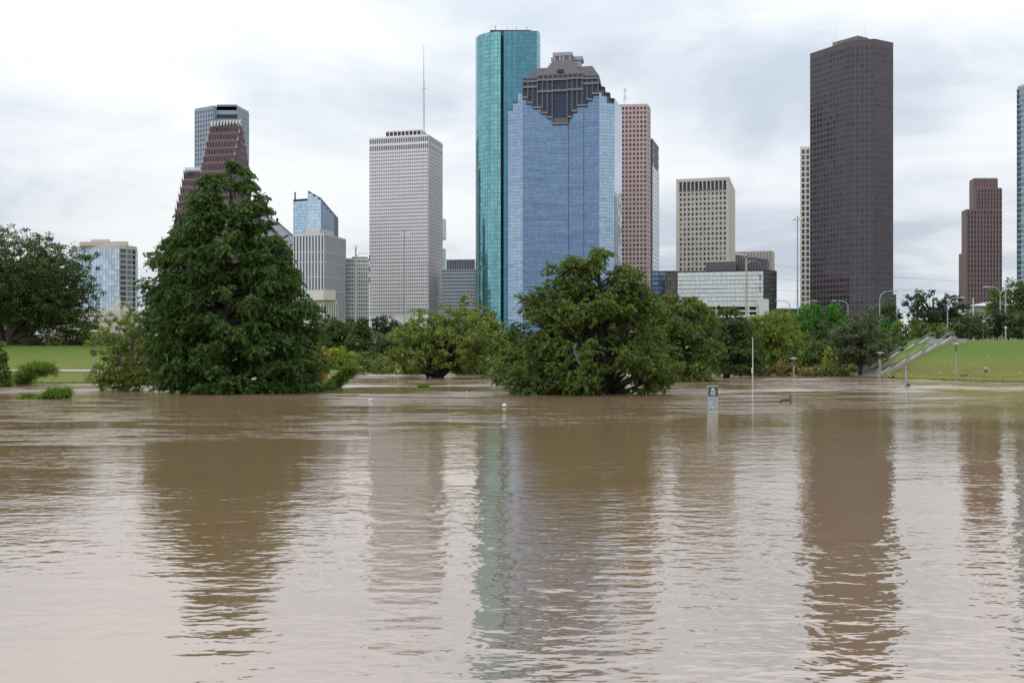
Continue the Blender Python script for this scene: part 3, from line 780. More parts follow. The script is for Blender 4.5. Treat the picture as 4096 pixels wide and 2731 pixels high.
# wings with stepped tops
def wing_l(t): return PZ(435 - 8 * math.floor(t * 4) * 2.6, 768)
b.facade(wl0, wl1, z0, PZ(372, 768), 6, nr, 0.93, 0.92, m_bl, g_bl2, 0.14, topf=lambda t: PZ(442 - 58 * math.floor(min(t, .999) * 3 + 0.001) / 2, 768), part='joints')
b.facade(wr0, wr1, z0, PZ(366, 756), 6, nr, 0.93, 0.92, m_bl, g_bl2, 0.14, topf=lambda t: PZ(368 + 42 * math.floor(min(t, .999) * 3 + 0.001) / 2, 756), part='joints')
b.facade(wr1, wr2, z0, PZ(420, 778), 8, nr - 2, 0.95, 0.93, m_bl, g_bl2, 0.14, part='joints')
for k in range(3):                                             # steps of the wings
    x0, x1 = 2033 + k * 19.3, 2033 + (k + 1) * 19.3
    Ya, Yb = 764 - k * 1.7, 764 - (k + 1) * 1.7
    b.wall(m_bl, 'wing_step').prism([pt(x0, Ya), (pt(x1, Yb)[0], Yb), (pt(x1, Yb)[0], 795), (pt(x0, Ya)[0], 795)], PZ(470, 770), PZ(442 - 29 * k, 768))
    x0, x1 = 2396 + k * 20.3, 2396 + (k + 1) * 20.3
    Ya, Yb = 750 + k * 1.65, 750 + (k + 1) * 1.65
    b.wall(m_bl, 'wing_step').prism([pt(x0, Ya), pt(x1, Yb), (pt(x1, Yb)[0], 800), (pt(x0, Ya)[0], 800)], PZ(425, 765), PZ(368 + 21 * k, 756))
    b.wall(dark_core, 'stepped_coping').prism([pt(x0 + 6, Ya + 6), pt(x1 + 4, Yb + 6), pt(x1 + 6, Yb + 16), pt(x0 + 8, Ya + 16)], PZ(368 + 21 * k, 756), PZ(354 + 21 * k, 762))  # dark solid blocks painting the shade of the recess behind the steps
# granite bays of the crown
cr = ('crown_pier', gran); sl = ('crown_sill', gran_l)
def hbox(mb, za, zc, zt_, zb_, out, depth):
    """box on the crown face between the two columns za..zc, from row zt_ down to zb_"""
    if isinstance(mb, tuple): mb = b.wall(mb[1], mb[0])
    m0, m1 = hpos(za), hpos(zc); c = (m0 + m1) / 2; zmid = (za + zc) / 2
    zt2, zb2 = hz(zmid, zt_), hz(zmid, zb_)
    mb.obox(Vector((c.x, c.y, (zt2 + zb2) / 2)) + hn3 * (out - depth / 2), hu3, hn3, (m1 - m0).length, depth, zt2 - zb2)
def hwin(za, zc, zt_, zb_, nx_=1, ny_=1):
    m0, m1 = hpos(za), hpos(zc); ang = math.atan2(hu.y, hu.x); zmid = (za + zc) / 2
    zt2, zb2 = hz(zmid, zt_), hz(zmid, zb_); w = (m1 - m0).length / nx_; h = (zt2 - zb2) / ny_
    for i in range(nx_):
        for j in range(ny_):
            c = m0 + hu * (w * (i + 0.5)) + hn * 0.5
            b.panes.insert(0, (c.x, c.y, zb2 + h * (j + 0.5), ang, w * 0.93, h * 0.95, g_cr, 'crown_window'))
hbox(b.wall(dark_core, 'crown_core'), 145, 1550, 600, 900, 0.45, 1.0)
hbox(b.wall(dark_core, 'crown_core'), 330, 1330, 900, 1110, 0.44, 1.0)
hbox(b.wall(dark_core, 'crown_core'), 600, 1055, 1110, 1320, 0.43, 1.0)
for a, c, zy in bays:
    hbox(sl, a - 4, c + 4, zy, zy + 36, 2.3, 2.0)
for x in (145, 240, 330, 415, 510, 600, 690):
    zb_ = [z for a, c, z in bays if a <= x + 2 <= c][0]
    hbox(cr, x - 8, x + 14, 640, zb_, 1.9, 1.8)
for x in (962, 1055, 1145, 1240, 1330, 1425, 1530):
    zb_ = [z for a, c, z in bays if a <= x + 6 <= c][0]
    hbox(cr, x - 8, x + 14, 640, zb_, 1.9, 1.8)
for a, c, t_, b_ in ((170, 235, 700, 960), (255, 325, 700, 1055), (345, 408, 700, 1145), (432, 505, 690, 1145), (530, 595, 690, 1240), (620, 685, 690, 1325), (985, 1050, 670, 1310), (1075, 1140, 660, 1205), (1165, 1235, 660, 1105), (1262, 1325, 650, 1105), (1350, 1420, 650, 995), (1445, 1525, 640, 885)):
    hwin(a, c, t_, b_, 3, max(3, int((b_ - t_) / 75)))
hwin(722, 958, 660, 1320, 8, 11)
for za, zc, zy in ((415, 715, 640), (715, 965, 630), (965, 1265, 610), (145, 415, 670), (1265, 1550, 610)):
    hbox(sl, za, zc, zy, zy + 36, 2.25, 2.0)
for za, zc, zy in ((415, 715, 850), (715, 965, 835), (965, 1265, 815), (145, 415, 770), (1265, 1550, 705)):
    hbox(sl, za, zc, zy, zy + 38, 2.28, 2.0)
hbox(b.wall(gran, 'crown_base'), 690, 985, 1360, 1425, 0.8, 0.6)
for a in (722, 815, 908): hwin(a, a + 46, 1370, 1415, 2, 1)
# frieze with small windows, then stepped roof
zf0, zf1 = hz(840, 640), hz(840, 560)
def slab(mb, za, zc, zlow, zhigh, fr, bk, skew=0.0):
    """roof slab: from column za to zc, set back fr metres from the face, bk metres deep"""
    m0, m1 = hpos(za, -fr), hpos(zc, -fr)
    k0, k1 = m0 - hn * bk, m1 - hn * bk
    mb.prism([tuple(m0), tuple(m1), tuple(k1), tuple(k0)], zlow, zhigh)
zA = hz(840, 665); zB = hz(840, 600)
slab(b.wall(gran, 'frieze'), 146, 1549, zA, zB + 0.6, 0.6, 36)
for x in (180, 272, 358, 1285, 1370, 1458): 
    p = hpos(x + 26, -0.5); b.panes.insert(0, (p.x, p.y, (zA + zB) / 2, math.atan2(hu.y, hu.x), 2.6, (zB - zA) * 0.55, g_cr, 'crown_window'))
nst = 8
ztop_w = hz(840, 345)
for k in range(nst):                                           # wing roofs: eight steps
    t0, t1 = k / nst, (k + 1) / nst
    za = 146 + 185 * t1 ** 1.1; zc = 1549 - 140 * t1 ** 1.1
    slab(b.wall(roof_g, 'roof_step'), za, zc, zB + 0.6 + (ztop_w - zB) * t0, zB + 0.6 + (ztop_w - zB) * t1, 3.4 + 9 * t1, 30 - 14 * t1)
zC, zD = hz(840, 610), hz(840, 545)
slab(b.wall(gran, 'frieze'), 418, 1264, zC - 1.2, zD, -1.2, 30)
for x in (445, 540, 630, 725, 818, 908, 995, 1085, 1178):
    p = hpos(x + 26, 1.35); b.panes.insert(0, (p.x, p.y, (zC + zD) / 2 - 0.4, math.atan2(hu.y, hu.x), 2.3, (zD - zC) * 0.7, g_cr, 'crown_window'))
prof_p = [(418, 1264), (515, 1172), (535, 1170), (540, 1145), (570, 1125), (597, 1105), (620, 1085), (650, 1050), (657, 1022)]
zr_ = [545, 500, 470, 425, 380, 335, 285, 245, 212]
for k in range(len(prof_p) - 1):
    za, zc = prof_p[k + 1] if k else (440, 1240)
    slab(b.wall(gran_l, 'pyramid_step'), za, zc, hz(840, zr_[k]) - 0.3, hz(840, zr_[k + 1]), -0.6 + k * 1.5, 26 - 2 * k)
    slab(b.wall(gran, 'pyramid_joint'), za + 3, zc - 3, hz(840, zr_[k]) - 0.9, hz(840, zr_[k]) - 0.1, -0.9 + k * 1.5, 26 - 2 * k)
hbox(b.wall(dark_core, 'niche'), 780, 898, 462, 520, 1.6, 1.2)
zP0, zP1 = hz(840, 225), hz(840, 62)
slab(b.wall(gran_w, 'pavilion'), 684, 1010, zP0, zP1 - 2.6, 11.5, 16)
slab(b.wall(gran_w, 'pavilion_cornice'), 668, 1030, zP1 - 2.6, zP1, 10.6, 18)
slab(b.wall(gran_w, 'pavilion_wing'), 634, 1180, hz(840, 300), hz(840, 130) - 2, 17, 9)
slab(b.wall(gran_w, 'pavilion_cornice'), 618, 1215, hz(840, 130) - 2, hz(840, 110), 16.2, 11)
for x in (705, 800, 870, 985):
    p = hpos(x, -11.1); b.wall(gran_w, 'column').tube([(p.x, p.y, zP0), (p.x, p.y, zP1 - 2.6)], 0.75, 8)
for a, c in ((715, 800), (885, 980)):
    m0, m1 = hpos(a, -11.3), hpos(c, -11.3); cc = (m0 + m1) / 2
    b.wall(gran, 'pavilion_niche').obox(Vector((cc.x, cc.y, (zP0 + zP1) / 2 - 1.6)), hu3, hn3, (m1 - m0).length, 0.5, (zP1 - zP0) * 0.45)
b.finish()

# --- pink granite tower with roof aerial
pink = surf('pink_granite', (0.56, 0.415, 0.405), 0.6, 0.07)
g_pink = glass('pink_tower_glass', (0.10, 0.06, 0.07), 0.4, 0.07, 0.45)
b = Building('pink_granite_tower', 'pink granite tower with square windows and a dish aerial on its roof', 2540, 1000)
q = [pt(2440, 1004), pt(2588, 1000), pt(2601, 1012)]
zt = PZ(416, 1000)
b.wall(pink, 'core').prism(back(q, 40), BASE, zt)
b.facade(q[0], q[1], PZ(1262, 1000), zt - 2, 10, 46, 0.62, 0.62, pink, g_pink, 0.45)
b.facade(q[1], q[2], PZ(1262, 1000), zt - 2, 2, 46, 0.62, 0.60, pink, g_pink, 0.45)
ax_, ay_ = PX(2499, 1010), 1010
am = b.wall(band_w, 'aerial_mast')
for dx in (-0.9, 0.9):
    am.tube([(ax_ + dx, ay_, zt), (ax_ + dx * .5, ay_, zt + 17)], 0.2, 4)
for k in range(6):
    am.tube([(ax_ - 0.9 + .07 * k, ay_, zt + k * 2.8), (ax_ + 0.8 - .07 * k, ay_, zt + (k + 1) * 2.8)], 0.12, 4)
for zz_, rr in ((16.4, 1.5), (9.2, 1.5)):
    b.wall(band_w, 'dish').tube([(ax_, ay_ - 1.2, zt + zz_), (ax_, ay_ - 0.4, zt + zz_)], [rr, rr * .6], 10)
b.wall(band_w, 'aerial_arm').tube([P(2484, 405, 1010), P(2515, 394, 1010), P(2530, 396, 1010)], 0.2, 4)
b.finish()

# --- slim dark tower with pale striped side
stripe = surf('pale_stripe', (0.55, 0.57, 0.62), 0.5, 0.05)
g_str = glass('stripe_glass', (0.34, 0.38, 0.46), 0.6, 0.08, 0.2)
b = Building('slim_dark_tower', 'slim dark tower with pale striped side beside the pink tower', 2620, 1050)
q = [pt(2598, 1056), pt(2609, 1050), pt(2635, 1095)]
zt = PZ(554, 1050)
b.wall(dark_core, 'core').prism(back(q, 20), BASE, zt)
u3_, n3_, L_ = b.facade(q[1], q[2], PZ(1262, 1060), PZ(668, 1060), 1, 36, 0.98, 0.5, stripe, g_str, 0.3)
for k in range(4):
    z_ = zt - 8 - k * 9
    b.wall(stripe, 'crown_post').obox(Vector((q[1][0], q[1][1], z_)) + u3_ * (L_ * 0.12) + n3_ * 0.2, u3_, n3_, 3, 0.4, 4)
    b.wall(stripe, 'crown_post').obox(Vector((q[1][0], q[1][1], z_)) + u3_ * (L_ * 0.9) + n3_ * 0.2, u3_, n3_, 4, 0.4, 4)
b.facade(q[0], q[1], PZ(1262, 1050), zt - 2, 2, 40, 0.7, 0.7, dark_core, g_dark, 0.3)
b.finish()

# --- beige tower with splayed windows
beige = surf('beige_precast', (0.64, 0.585, 0.545), 0.8, 0.05)
g_be = glass('beige_tower_glass', (0.045, 0.042, 0.055), 0.15, 0.1, 0.5, light=(0.22, 0.19, 0.16), light_part=0.26)
b = Building('beige_tower', 'square beige tower with splayed windows and a blank right side', 2820, 852)
q = [pt(2705, 862), pt(2917, 850), pt(2941, 921)]
zt = PZ(709, 850)
b.wall(beige, 'core').prism([q[0], q[1], q[2], (q[0][0] + 12, 935)], BASE, zt)
A = Vector(q[0]) + (Vector(q[1]) - Vector(q[0])) * 0.05; B_ = Vector(q[0]) + (Vector(q[1]) - Vector(q[0])) * 0.955
zl = PZ(763, 855)
b.facade(A, B_, zl, zt - 2.6, 12, 1, 0.72, 0.96, beige, g_dark, 1.0)
zb = PZ(1185, 855)
b.facade(A, B_, zb, zl - 0.6, 12, 21, 0.56, 0.60, beige, g_be, 0.9)
for C0, C1 in ((q[0], A), (B_, q[1])):
    C0, C1 = Vector(C0), Vector(C1); u = (C1 - C0); L = u.length; u /= L; n = Vector((u.y, -u.x)); c = (C0 + C1) / 2 + n * 0.45
    b.wall(beige, 'corner_pier').obox(Vector((c.x, c.y, (BASE + zt) / 2)), (u.x, u.y, 0), (n.x, n.y, 0), L, 0.98, zt - BASE)
u = (Vector(q[1]) - Vector(q[0])); L = u.length; u /= L; n = Vector((u.y, -u.x)); c = (Vector(q[0]) + Vector(q[1])) / 2 + n * 0.45
b.wall(beige, 'parapet').obox(Vector((c.x, c.y, zt - 1.2)), (u.x, u.y, 0), (n.x, n.y, 0), L, 1.1, 2.5)
b.finish()

# --- far beige finned block, dark auditorium, wide glass block
b = Building('far_finned_block', 'distant beige block of narrow vertical fins right of the beige tower', 3030, 1000)
q = [pt(2935, 1000), pt(3086, 988), pt(3095, 1010)]
zt = PZ(1004, 992)
b.wall(dark_core, 'core').prism(back(q, 20), BASE, zt)
b.facade(q[0], q[1], PZ(1150, 992), zt, 26, 1, 0.45, 0.95, beige, g_dark, 0.8)
b.facade(q[1], q[2], PZ(1150, 992), zt, 2, 1, 0.3, 0.95, beige, g_dark, 0.8)
b.finish()
purp = surf('purple_brown_metal', (0.105, 0.095, 0.115), 0.5, 0.1)
purp2 = surf('purple_brown_fin', (0.155, 0.135, 0.145), 0.5, 0.1)
b = Building('dark_auditorium', 'dark purple-brown fluted hall behind the wide glass block', 2960, 735)
b.wall(purp, 'hall_box').prism([pt(2824, 738), pt(2944, 733), pt(2944, 760), pt(2824, 760)], BASE, PZ(1047, 735))
q = [pt(2944.5, 745), pt(3072, 735)]
b.wall(purp, 'core').prism([q[0], q[1], pt(3076, 765), pt(2944.5, 765)], BASE, [PZ(1020, 745), PZ(1037, 735), PZ(1037, 735), PZ(1020, 745)])
b.wall(beige, 'roof_edge').tube([P(2942, 1017, 748), P(2985, 1021, 745)], 0.4, 4)
u = Vector((q[1][0] - q[0][0], q[1][1] - q[0][1])); L = u.length; u /= L; n = Vector((u.y, -u.x))
for k in range(11):
    c = Vector(q[0]) + u * (L * (k + 0.5) / 12)
    zt_ = PZ(1024 + 15 * k / 11, 740)
    b.wall(purp2, 'flute').obox(Vector((c.x + n.x * .4, c.y + n.y * .4, (zt_ + BASE) / 2)), (u.x, u.y, 0), (n.x, n.y, 0), L / 12 * 0.42, 0.8, zt_ - BASE)
b.finish()
g_w = glass('pale_reflecting_glass', (0.70, 0.73, 0.72), 0.75, 0.10, 0.10, wave=0.004)
g_br = glass('brown_glass', (0.10, 0.085, 0.08), 0.3, 0.1, 0.45)
blk = surf('black_frame', (0.035, 0.038, 0.05), 0.5, 0.1)
b = Building('wide_glass_block', 'wide low office block with pale mirrored front and dark end walls', 2880, 700)
q = [pt(2660, 712), pt(2711, 706.5), pt(3053, 693), pt(3106, 702)]
zt = PZ(1082, 700)
b.wall(blk, 'core').prism(back(q, 25), BASE, zt)
b.facade(q[1], q[2], PZ(1222, 700), zt - 0.9, 66, 8, 0.86, 0.88, blk, g_w, 0.25)
b.facade(q[2], q[3], PZ(1222, 700), zt - 0.4, 12, 8, 0.8, 0.9, blk, g_br, 0.25)
b.facade(q[0], q[1], PZ(1222, 700), zt - 0.4, 10, 8, 0.8, 0.9, blk, g_br, 0.25)
b.finish()
b = Building('blue_glass_annex', 'low dark blue glass annex between the slim tower and the wide block', 2660, 760)
q = [pt(2610, 762), pt(2706, 760)]
b.wall(blk, 'core').prism(back(q, 20), BASE, PZ(1083, 760))
b.facade(q[0], q[1], PZ(1180, 760), PZ(1085, 760), 9, 5, 0.9, 0.75, blk, glass('annex_glass', (0.10, 0.16, 0.26), 0.6, 0.08, 0.4), 0.25)
b.finish()

# --- white parking deck
deck = surf('white_deck_concrete', (0.60, 0.60, 0.61), 0.8, 0.08, 0.4)
b = Building('parking_deck', 'white parking deck with dark openings in front of the wide glass block', 2940, 500, 6.0)
Yd = 500
b.wall(dark_core, 'core').prism([pt(2790, Yd + 3), pt(3068, Yd + 3), pt(3068, Yd + 40), pt(2790, Yd + 40)], 6, PZ(1226, Yd))
for ya, yb_ in ((1213, 1226), (1240, 1247), (1259, 1270), (1284, 1300)):
    b.wall(deck, 'parapet').prism([pt(2788, Yd), pt(3034, Yd), pt(3034, Yd + 2.5), pt(2788, Yd + 2.5)], PZ(yb_, Yd), PZ(ya, Yd))
for xx in (2800, 2865, 2938, 2995, 3030):
    b.wall(deck, 'column').obox(Vector((PX(xx, Yd), Yd + 1, (6 + PZ(1215, Yd)) / 2)), (1, 0, 0), (0, 1, 0), 0.8, 1.4, PZ(1215, Yd) - 6)
b.wall(deck, 'stair_tower').prism([pt(3033, Yd - 1), pt(3073, Yd - 1), pt(3076, Yd + 10), pt(3033, Yd + 10)], 6, PZ(1196, Yd))
b.wall(deck, 'stair_tower').prism([pt(2798, Yd + 1), pt(2826, Yd + 1), pt(2826, Yd + 10), pt(2798, Yd + 10)], 6, PZ(1200, Yd))
b.finish()

# --- narrow beige tower behind the dark tower
b = Building('narrow_beige_tower', 'narrow beige tower with paired windows half behind the dark brown tower', 3225, 950)
q = [pt(3201, 950), pt(3300, 946)]
zt = PZ(588, 950)
b.wall(beige, 'core').prism(back(q, 30), BASE, zt)
b.facade(pt(3204, 949.9), pt(3293, 946.3), PZ(1300, 950), zt - 2.2, 5, 31, 0.66, 0.72, beige, glass('narrow_tower_glass', (0.11, 0.125, 0.155), 0.3, 0.1, 0.35), 0.5)
b.finish()

# --- dark brown faceted tower
brown = surf('dark_brown_granite', (0.100, 0.080, 0.094), 0.5, 0.07)
g_bn = glass('dark_tower_glass', (0.048, 0.042, 0.056), 0.3, 0.08, 0.25, light=(0.066, 0.056, 0.070), light_part=0.5)
b = Building('dark_brown_tower', 'tall dark brown faceted granite tower on the right', 3440, 700)
q = [pt(3241, 735), pt(3400, 704), pt(3497, 700), pt(3572, 709)]
zt = PZ(157, 700)
b.wall(brown, 'core').prism(back(q, 45), BASE, zt)
zl = PZ(1290, 700); nr = 48
for (A, B_, c) in ((q[0], q[1], 12), (q[1], q[2], 5), (q[2], q[3], 6)):
    b.facade(A, B_, zl, zt - 4.2, c, nr, 0.70 if c > 5 else 0.6, 0.62, brown, g_bn, 0.22)
for (A, B_) in ((q[0], q[1]), (q[1], q[2]), (q[2], q[3])):
    u = Vector((B_[0] - A[0], B_[1] - A[1], 0)); L = u.length; u /= L; n = Vector((u.y, -u.x, 0))
    b.wall(brown, 'parapet').obox(Vector(((A[0] + B_[0]) / 2, (A[1] + B_[1]) / 2, zt - 2.0)) + n * 0.12, u, n, L, 0.3, 4.3)
brl = surf('brown_penthouse', (0.20, 0.155, 0.14), 0.6, 0.06)
b.wall(brl, 'penthouse').prism([pt(3330, 745), pt(3431, 728), pt(3474, 734), pt(3474, 755), pt(3330, 760)], zt - 1, PZ(143, 728))
for xx, ya, Yq in ((3328, 148, 740), (3334, 150, 740), (3345, 110, 740), (3460, 100, 735), (3467, 130, 735), (3448, 135, 735), (3430, 138, 735)):
    b.wall(band_w, 'antenna').tube([(PX(xx, Yq), Yq, zt - 2), (PX(xx, Yq), Yq, PZ(ya, Yq))], 0.1, 4)
b.wall(brown, 'podium').prism([pt(3572.2, 712), pt(3585, 714), pt(3585, 740), pt(3572.2, 740)], BASE, PZ(1177, 712))
b.finish()

# --- red-brown stepped tower at right
maroon = surf('maroon_granite', (0.20, 0.130, 0.137), 0.65, 0.08)
g_ma = glass('maroon_tower_glass', (0.035, 0.03, 0.045), 0.2, 0.08, 0.4)
b = Building('maroon_stepped_tower', 'maroon granite tower stepping up to the right of the oak', 3930, 900)
zt1, zt2, zt3, zt4 = PZ(837, 900), PZ(714, 905), PZ(752, 902), PZ(1010, 905)
b.wall(maroon, 'core').prism([pt(3846, 915), pt(3866, 900), pt(4007, 901), pt(4007, 935), pt(3846, 935)], BASE, zt1)
b.wall(maroon, 'core').prism([pt(3877, 917), pt(3895, 902), pt(4007, 902), pt(4007, 933), pt(3877, 933)], zt1 - 1, zt3)
b.wall(maroon, 'crown').prism([pt(3877, 918), pt(3896, 904), pt(3990, 904), pt(3990, 932), pt(3877, 932)], zt3 - 1, zt2)
b.wall(maroon, 'low_wing').prism([pt(3835, 922), pt(3847, 914), pt(3847, 936), pt(3835, 936)], BASE, zt4)
b.facade(pt(3868, 899.9), pt(4007, 901), PZ(1230, 900), zt1 - 1, 11, 20, 0.52, 0.74, maroon, g_ma, 0.6)
b.facade(pt(3910, 901.9), pt(4007, 901.9), zt1, zt3 - 1, 8, 5, 0.52, 0.74, maroon, g_ma, 0.6)
b.facade(pt(3897, 903.9), pt(3990, 903.9), zt3, zt2 - 1, 8, 1, 0.35, 0.85, maroon, maroon, 0.6, pane='panel')
b.wall(band_w, 'roof_rail').tube([P(3895, 711, 904), P(3990, 711, 904)], 0.12, 4)
b.wall(band_w, 'antenna').tube([P(3936, 714, 910), P(3936, 700, 910)], 0.15, 4)
b.finish()

# --- round white-banded glass tower at right edge
g_rt = glass('round_tower_glass', (0.22, 0.30, 0.36), 0.7, 0.05, 0.25)
b = Building('round_glass_tower', 'round-cornered blue-grey glass tower with white floor bands at the right edge', 4120, 600)
cx, cy, rr = PX(4073, 609) + 9, 609, 9
def rc(r):
    return [(cx - r * math.cos(t), cy - r * math.sin(t)) for t in np.linspace(-0.2, math.pi / 2, 11)] + [(cx + 30, cy - r), (cx + 42, cy + 22), (cx - r + 12, cy + 22)]
zt = PZ(336, 600)
b.wall(surf('round_core', (0.12, 0.16, 0.2), 0.4, 0.1), 'core').prism(rc(8.9), BASE, zt)
arcp = rc(9.0)
for k in range(10):
    b.facade(arcp[k], arcp[k + 1], BASE + 4, zt - 1, 1, 48, 0.98, 0.9, band_w, g_rt, 0.12, bands=False, piers=False)
b.facade(arcp[10], arcp[11], BASE + 4, zt - 1, 10, 48, 0.96, 0.9, band_w, g_rt, 0.12, bands=False)
for k in range(49):
    z_ = BASE + 4 + (zt - 1 - BASE - 4) * k / 48
    b.wall(band_w, 'floor_band').prism(rc(9.35), z_ - 0.16, z_ + 0.16)
b.wall(band_w, 'crown_band').prism(rc(8.6), zt, zt + 1.4)
b.finish()

# --- low buildings behind the right hill
b = Building('low_gabled_shed', 'low tan shed with pale pitched roof behind the right-hand trees', 3930, 300, 6.0)
b.wall(surf('shed_tan', (0.33, 0.29, 0.24), 0.8, 0.06), 'wall').prism([pt(3877, 300), pt(4080, 300), pt(4080, 315), pt(3877, 315)], 6, PZ(1222, 300))
b.wall(surf('shed_roof', (0.52, 0.52, 0.55), 0.5, 0.05), 'roof').add([P(3872, 1223, 299.4), P(4090, 1223, 299.4), P(4090, 1190, 307), P(3950, 1208, 307), P(3872, 1223, 316), P(4090, 1223, 316)], [(0, 1, 2, 3), (3, 2, 5, 4), (0, 3, 4), (1, 5, 2), (0, 4, 5, 1)])
b.finish()
b = Building('far_parking_deck', 'pale far parking deck seen through the spreading oak', 3760, 420, 6.0)
b.wall(dark_core, 'core').prism([pt(3650, 422), pt(3860, 422), pt(3860, 440), pt(3650, 440)], 6, PZ(1240, 420))
for ya, yb_ in ((1238, 1258), (1268, 1280), (1290, 1302)):
    b.wall(deck, 'parapet').prism([pt(3648, 420), pt(3862, 420), pt(3862, 423), pt(3648, 423)], PZ(yb_, 420), PZ(ya, 420))
b.finish()
b = Building('long_low_roof', 'long dark low roof between the willow and the dark brown tower', 3180, 520, 6.0)
b.wall(dark_core, 'wall').prism([pt(3090, 520), pt(3330, 520), pt(3330, 540), pt(3090, 540)], 6, PZ(1234, 520))
b.finish()
# ------------------------------------------------------------------ trees and plants
def leaf_mat(name, col, var=0.35, hue=(1.25, 1.05, 0.7), scale=0.35, trans=0.3):
    if name in MATS: return MATS[name]
    m, nd, ln, b = nodes_of(name)
    r = rnd(nd, ln)
    n = add_noise(nd, ln, scale, 3, 0.6)
    dk = tuple(c * (1 - var) for c in col); lt = tuple(c * (1 + var) * h for c, h in zip(col, hue))
    k = math_node(nd, ln, 'ADD', math_node(nd, ln, 'MULTIPLY', r, 0.5), math_node(nd, ln, 'MULTIPLY', n.outputs['Fac'], 0.75))
    mr = nd.new('ShaderNodeMapRange'); mr.inputs['From Min'].default_value = 0.3; mr.inputs['From Max'].default_value = 0.95
    ln.new(k, mr.inputs['Value'])
    c = mixc(nd, ln, mr.outputs[0], dk, lt)
    ln.new(c, b.inputs['Base Color']); b.inputs['Roughness'].default_value = 0.55; b.inputs['Specular IOR Level'].default_value = 0.3
    tr = nd.new('ShaderNodeBsdfTranslucent'); ln.new(mixc(nd, ln, 1.0, c, (1.1, 1.2, 0.6), 'MULTIPLY'), tr.inputs['Color'])
    mx = nd.new('ShaderNodeMixShader'); mx.inputs[0].default_value = trans
    ln.new(b.outputs[0], mx.inputs[1]); ln.new(tr.outputs[0], mx.inputs[2])
    ln.new(mx.outputs[0], nd['Material Output'].inputs['Surface'])
    MATS[name] = m
    return m
bark = surf('grey_brown_bark', (0.085, 0.068, 0.052), 0.9, 0.35, 2.0, stretch=(3, 3, 0.5), fine=9, bump=0.6)
bark_dark = surf('wet_dark_bark', (0.035, 0.029, 0.024), 0.9, 0.35, 2.0, stretch=(3, 3, 0.5), fine=9, bump=0.6)
bark_pale = surf('pale_bark', (0.24, 0.20, 0.155), 0.9, 0.3, 1.5, stretch=(3, 3, 0.6), fine=9, bump=0.5)
LEAF = {
    'lawn': leaf_mat('lawn_blade', (0.125, 0.175, 0.036), 0.3, (1.2, 1.1, 0.8)),
    'cypress_dark': leaf_mat('cypress_dark_leaf', (0.056, 0.120, 0.040), 0.55, (1.6, 1.3, 0.7)),
    'cypress': leaf_mat('cypress_leaf', (0.115, 0.170, 0.046), 0.42, (1.25, 1.15, 0.7)),
    'cypress_olive': leaf_mat('cypress_olive_leaf', (0.118, 0.172, 0.048), 0.40, (1.22, 1.1, 0.7)),
    'cypress_brown': leaf_mat('cypress_brown_leaf', (0.076, 0.122, 0.044), 0.40, (1.22, 1.08, 0.7)),
    'oak': leaf_mat('oak_leaf', (0.054, 0.098, 0.036), 0.45, (1.5, 1.2, 0.7)),
    'oak_blue': leaf_mat('blue_green_leaf', (0.035, 0.064, 0.041), 0.40),
    'grey_green': leaf_mat('grey_green_leaf', (0.098, 0.128, 0.074), 0.35, (1.2, 1.1, 0.9)),
    'light': leaf_mat('light_green_leaf', (0.150, 0.212, 0.056), 0.40, (1.4, 1.2, 0.8)),
    'mid': leaf_mat('mid_green_leaf', (0.084, 0.140, 0.038), 0.42, (1.4, 1.2, 0.7)),
    'bright': leaf_mat('bright_green_leaf', (0.043, 0.152, 0.025), 0.45, (1.4, 1.25, 0.7)),
    'lime': leaf_mat('lime_leaf', (0.250, 0.310, 0.040), 0.35, (1.2, 1.1, 0.7)),
    'willow': leaf_mat('willow_leaf', (0.155, 0.215, 0.050), 0.40, (1.3, 1.15, 0.7)),
    'yellow': leaf_mat('yellow_leaf', (0.239, 0.203, 0.041), 0.42, (1.3, 1.15, 0.7)),
    'brown': leaf_mat('dry_brown_leaf', (0.196, 0.152, 0.072), 0.40, (1.2, 1.1, 0.9)),
    'reed': leaf_mat('reed_leaf', (0.167, 0.196, 0.080), 0.35, (1.2, 1.1, 0.8)),
    'fern': leaf_mat('bright_cypress_leaf', (0.130, 0.215, 0.034), 0.35, (1.25, 1.1, 0.7)),
}
def leaves(name, cen, rad, per, lw, ll, droop, mat, parent, rng, flat=0.75, shape='leaf', up=0.5):
    """cen (n,3) tuft centres, rad (n,) tuft radii: per leaves in each tuft, each a small kite-shaped face"""
    n = len(cen) * per
    c = np.repeat(cen, per, 0); r = np.repeat(rad, per)[:, None]
    g = rng.normal(size=(n, 3)); g /= np.linalg.norm(g, axis=1, keepdims=True)
    off = g * rng.random((n, 1)) ** 0.45 * r
    off[:, 2] *= flat
    p = c + off
    d = rng.normal(size=(n, 3)) * 0.55 + g * 0.45
    d[:, 2] -= droop
    d /= np.linalg.norm(d, axis=1, keepdims=True)
    nrm = rng.normal(size=(n, 3)) * 0.7 + g * 0.6
    nrm[:, 2] += up
    w = np.cross(d, nrm); w /= np.linalg.norm(w, axis=1, keepdims=True) + 1e-6
    s = (0.65 + 0.7 * rng.random((n, 1)))
    L = ll * s; W = lw * s * 0.5
    if shape == 'spray':
        p = p - d * L * 0.3
        v = np.stack([p, p + d * L * 0.45 + w * W, p + d * L + np.array([0, 0, -0.12]) * L, p + d * L * 0.45 - w * W], 1)
    else:
        v = np.stack([p - d * L * 0.5, p + w * W, p + d * L * 0.5, p - w * W], 1)
    v = v.reshape(-1, 3)
    o = mesh_np(name, v, np.arange(len(v)).reshape(-1, 4), mat, parent)
    return o

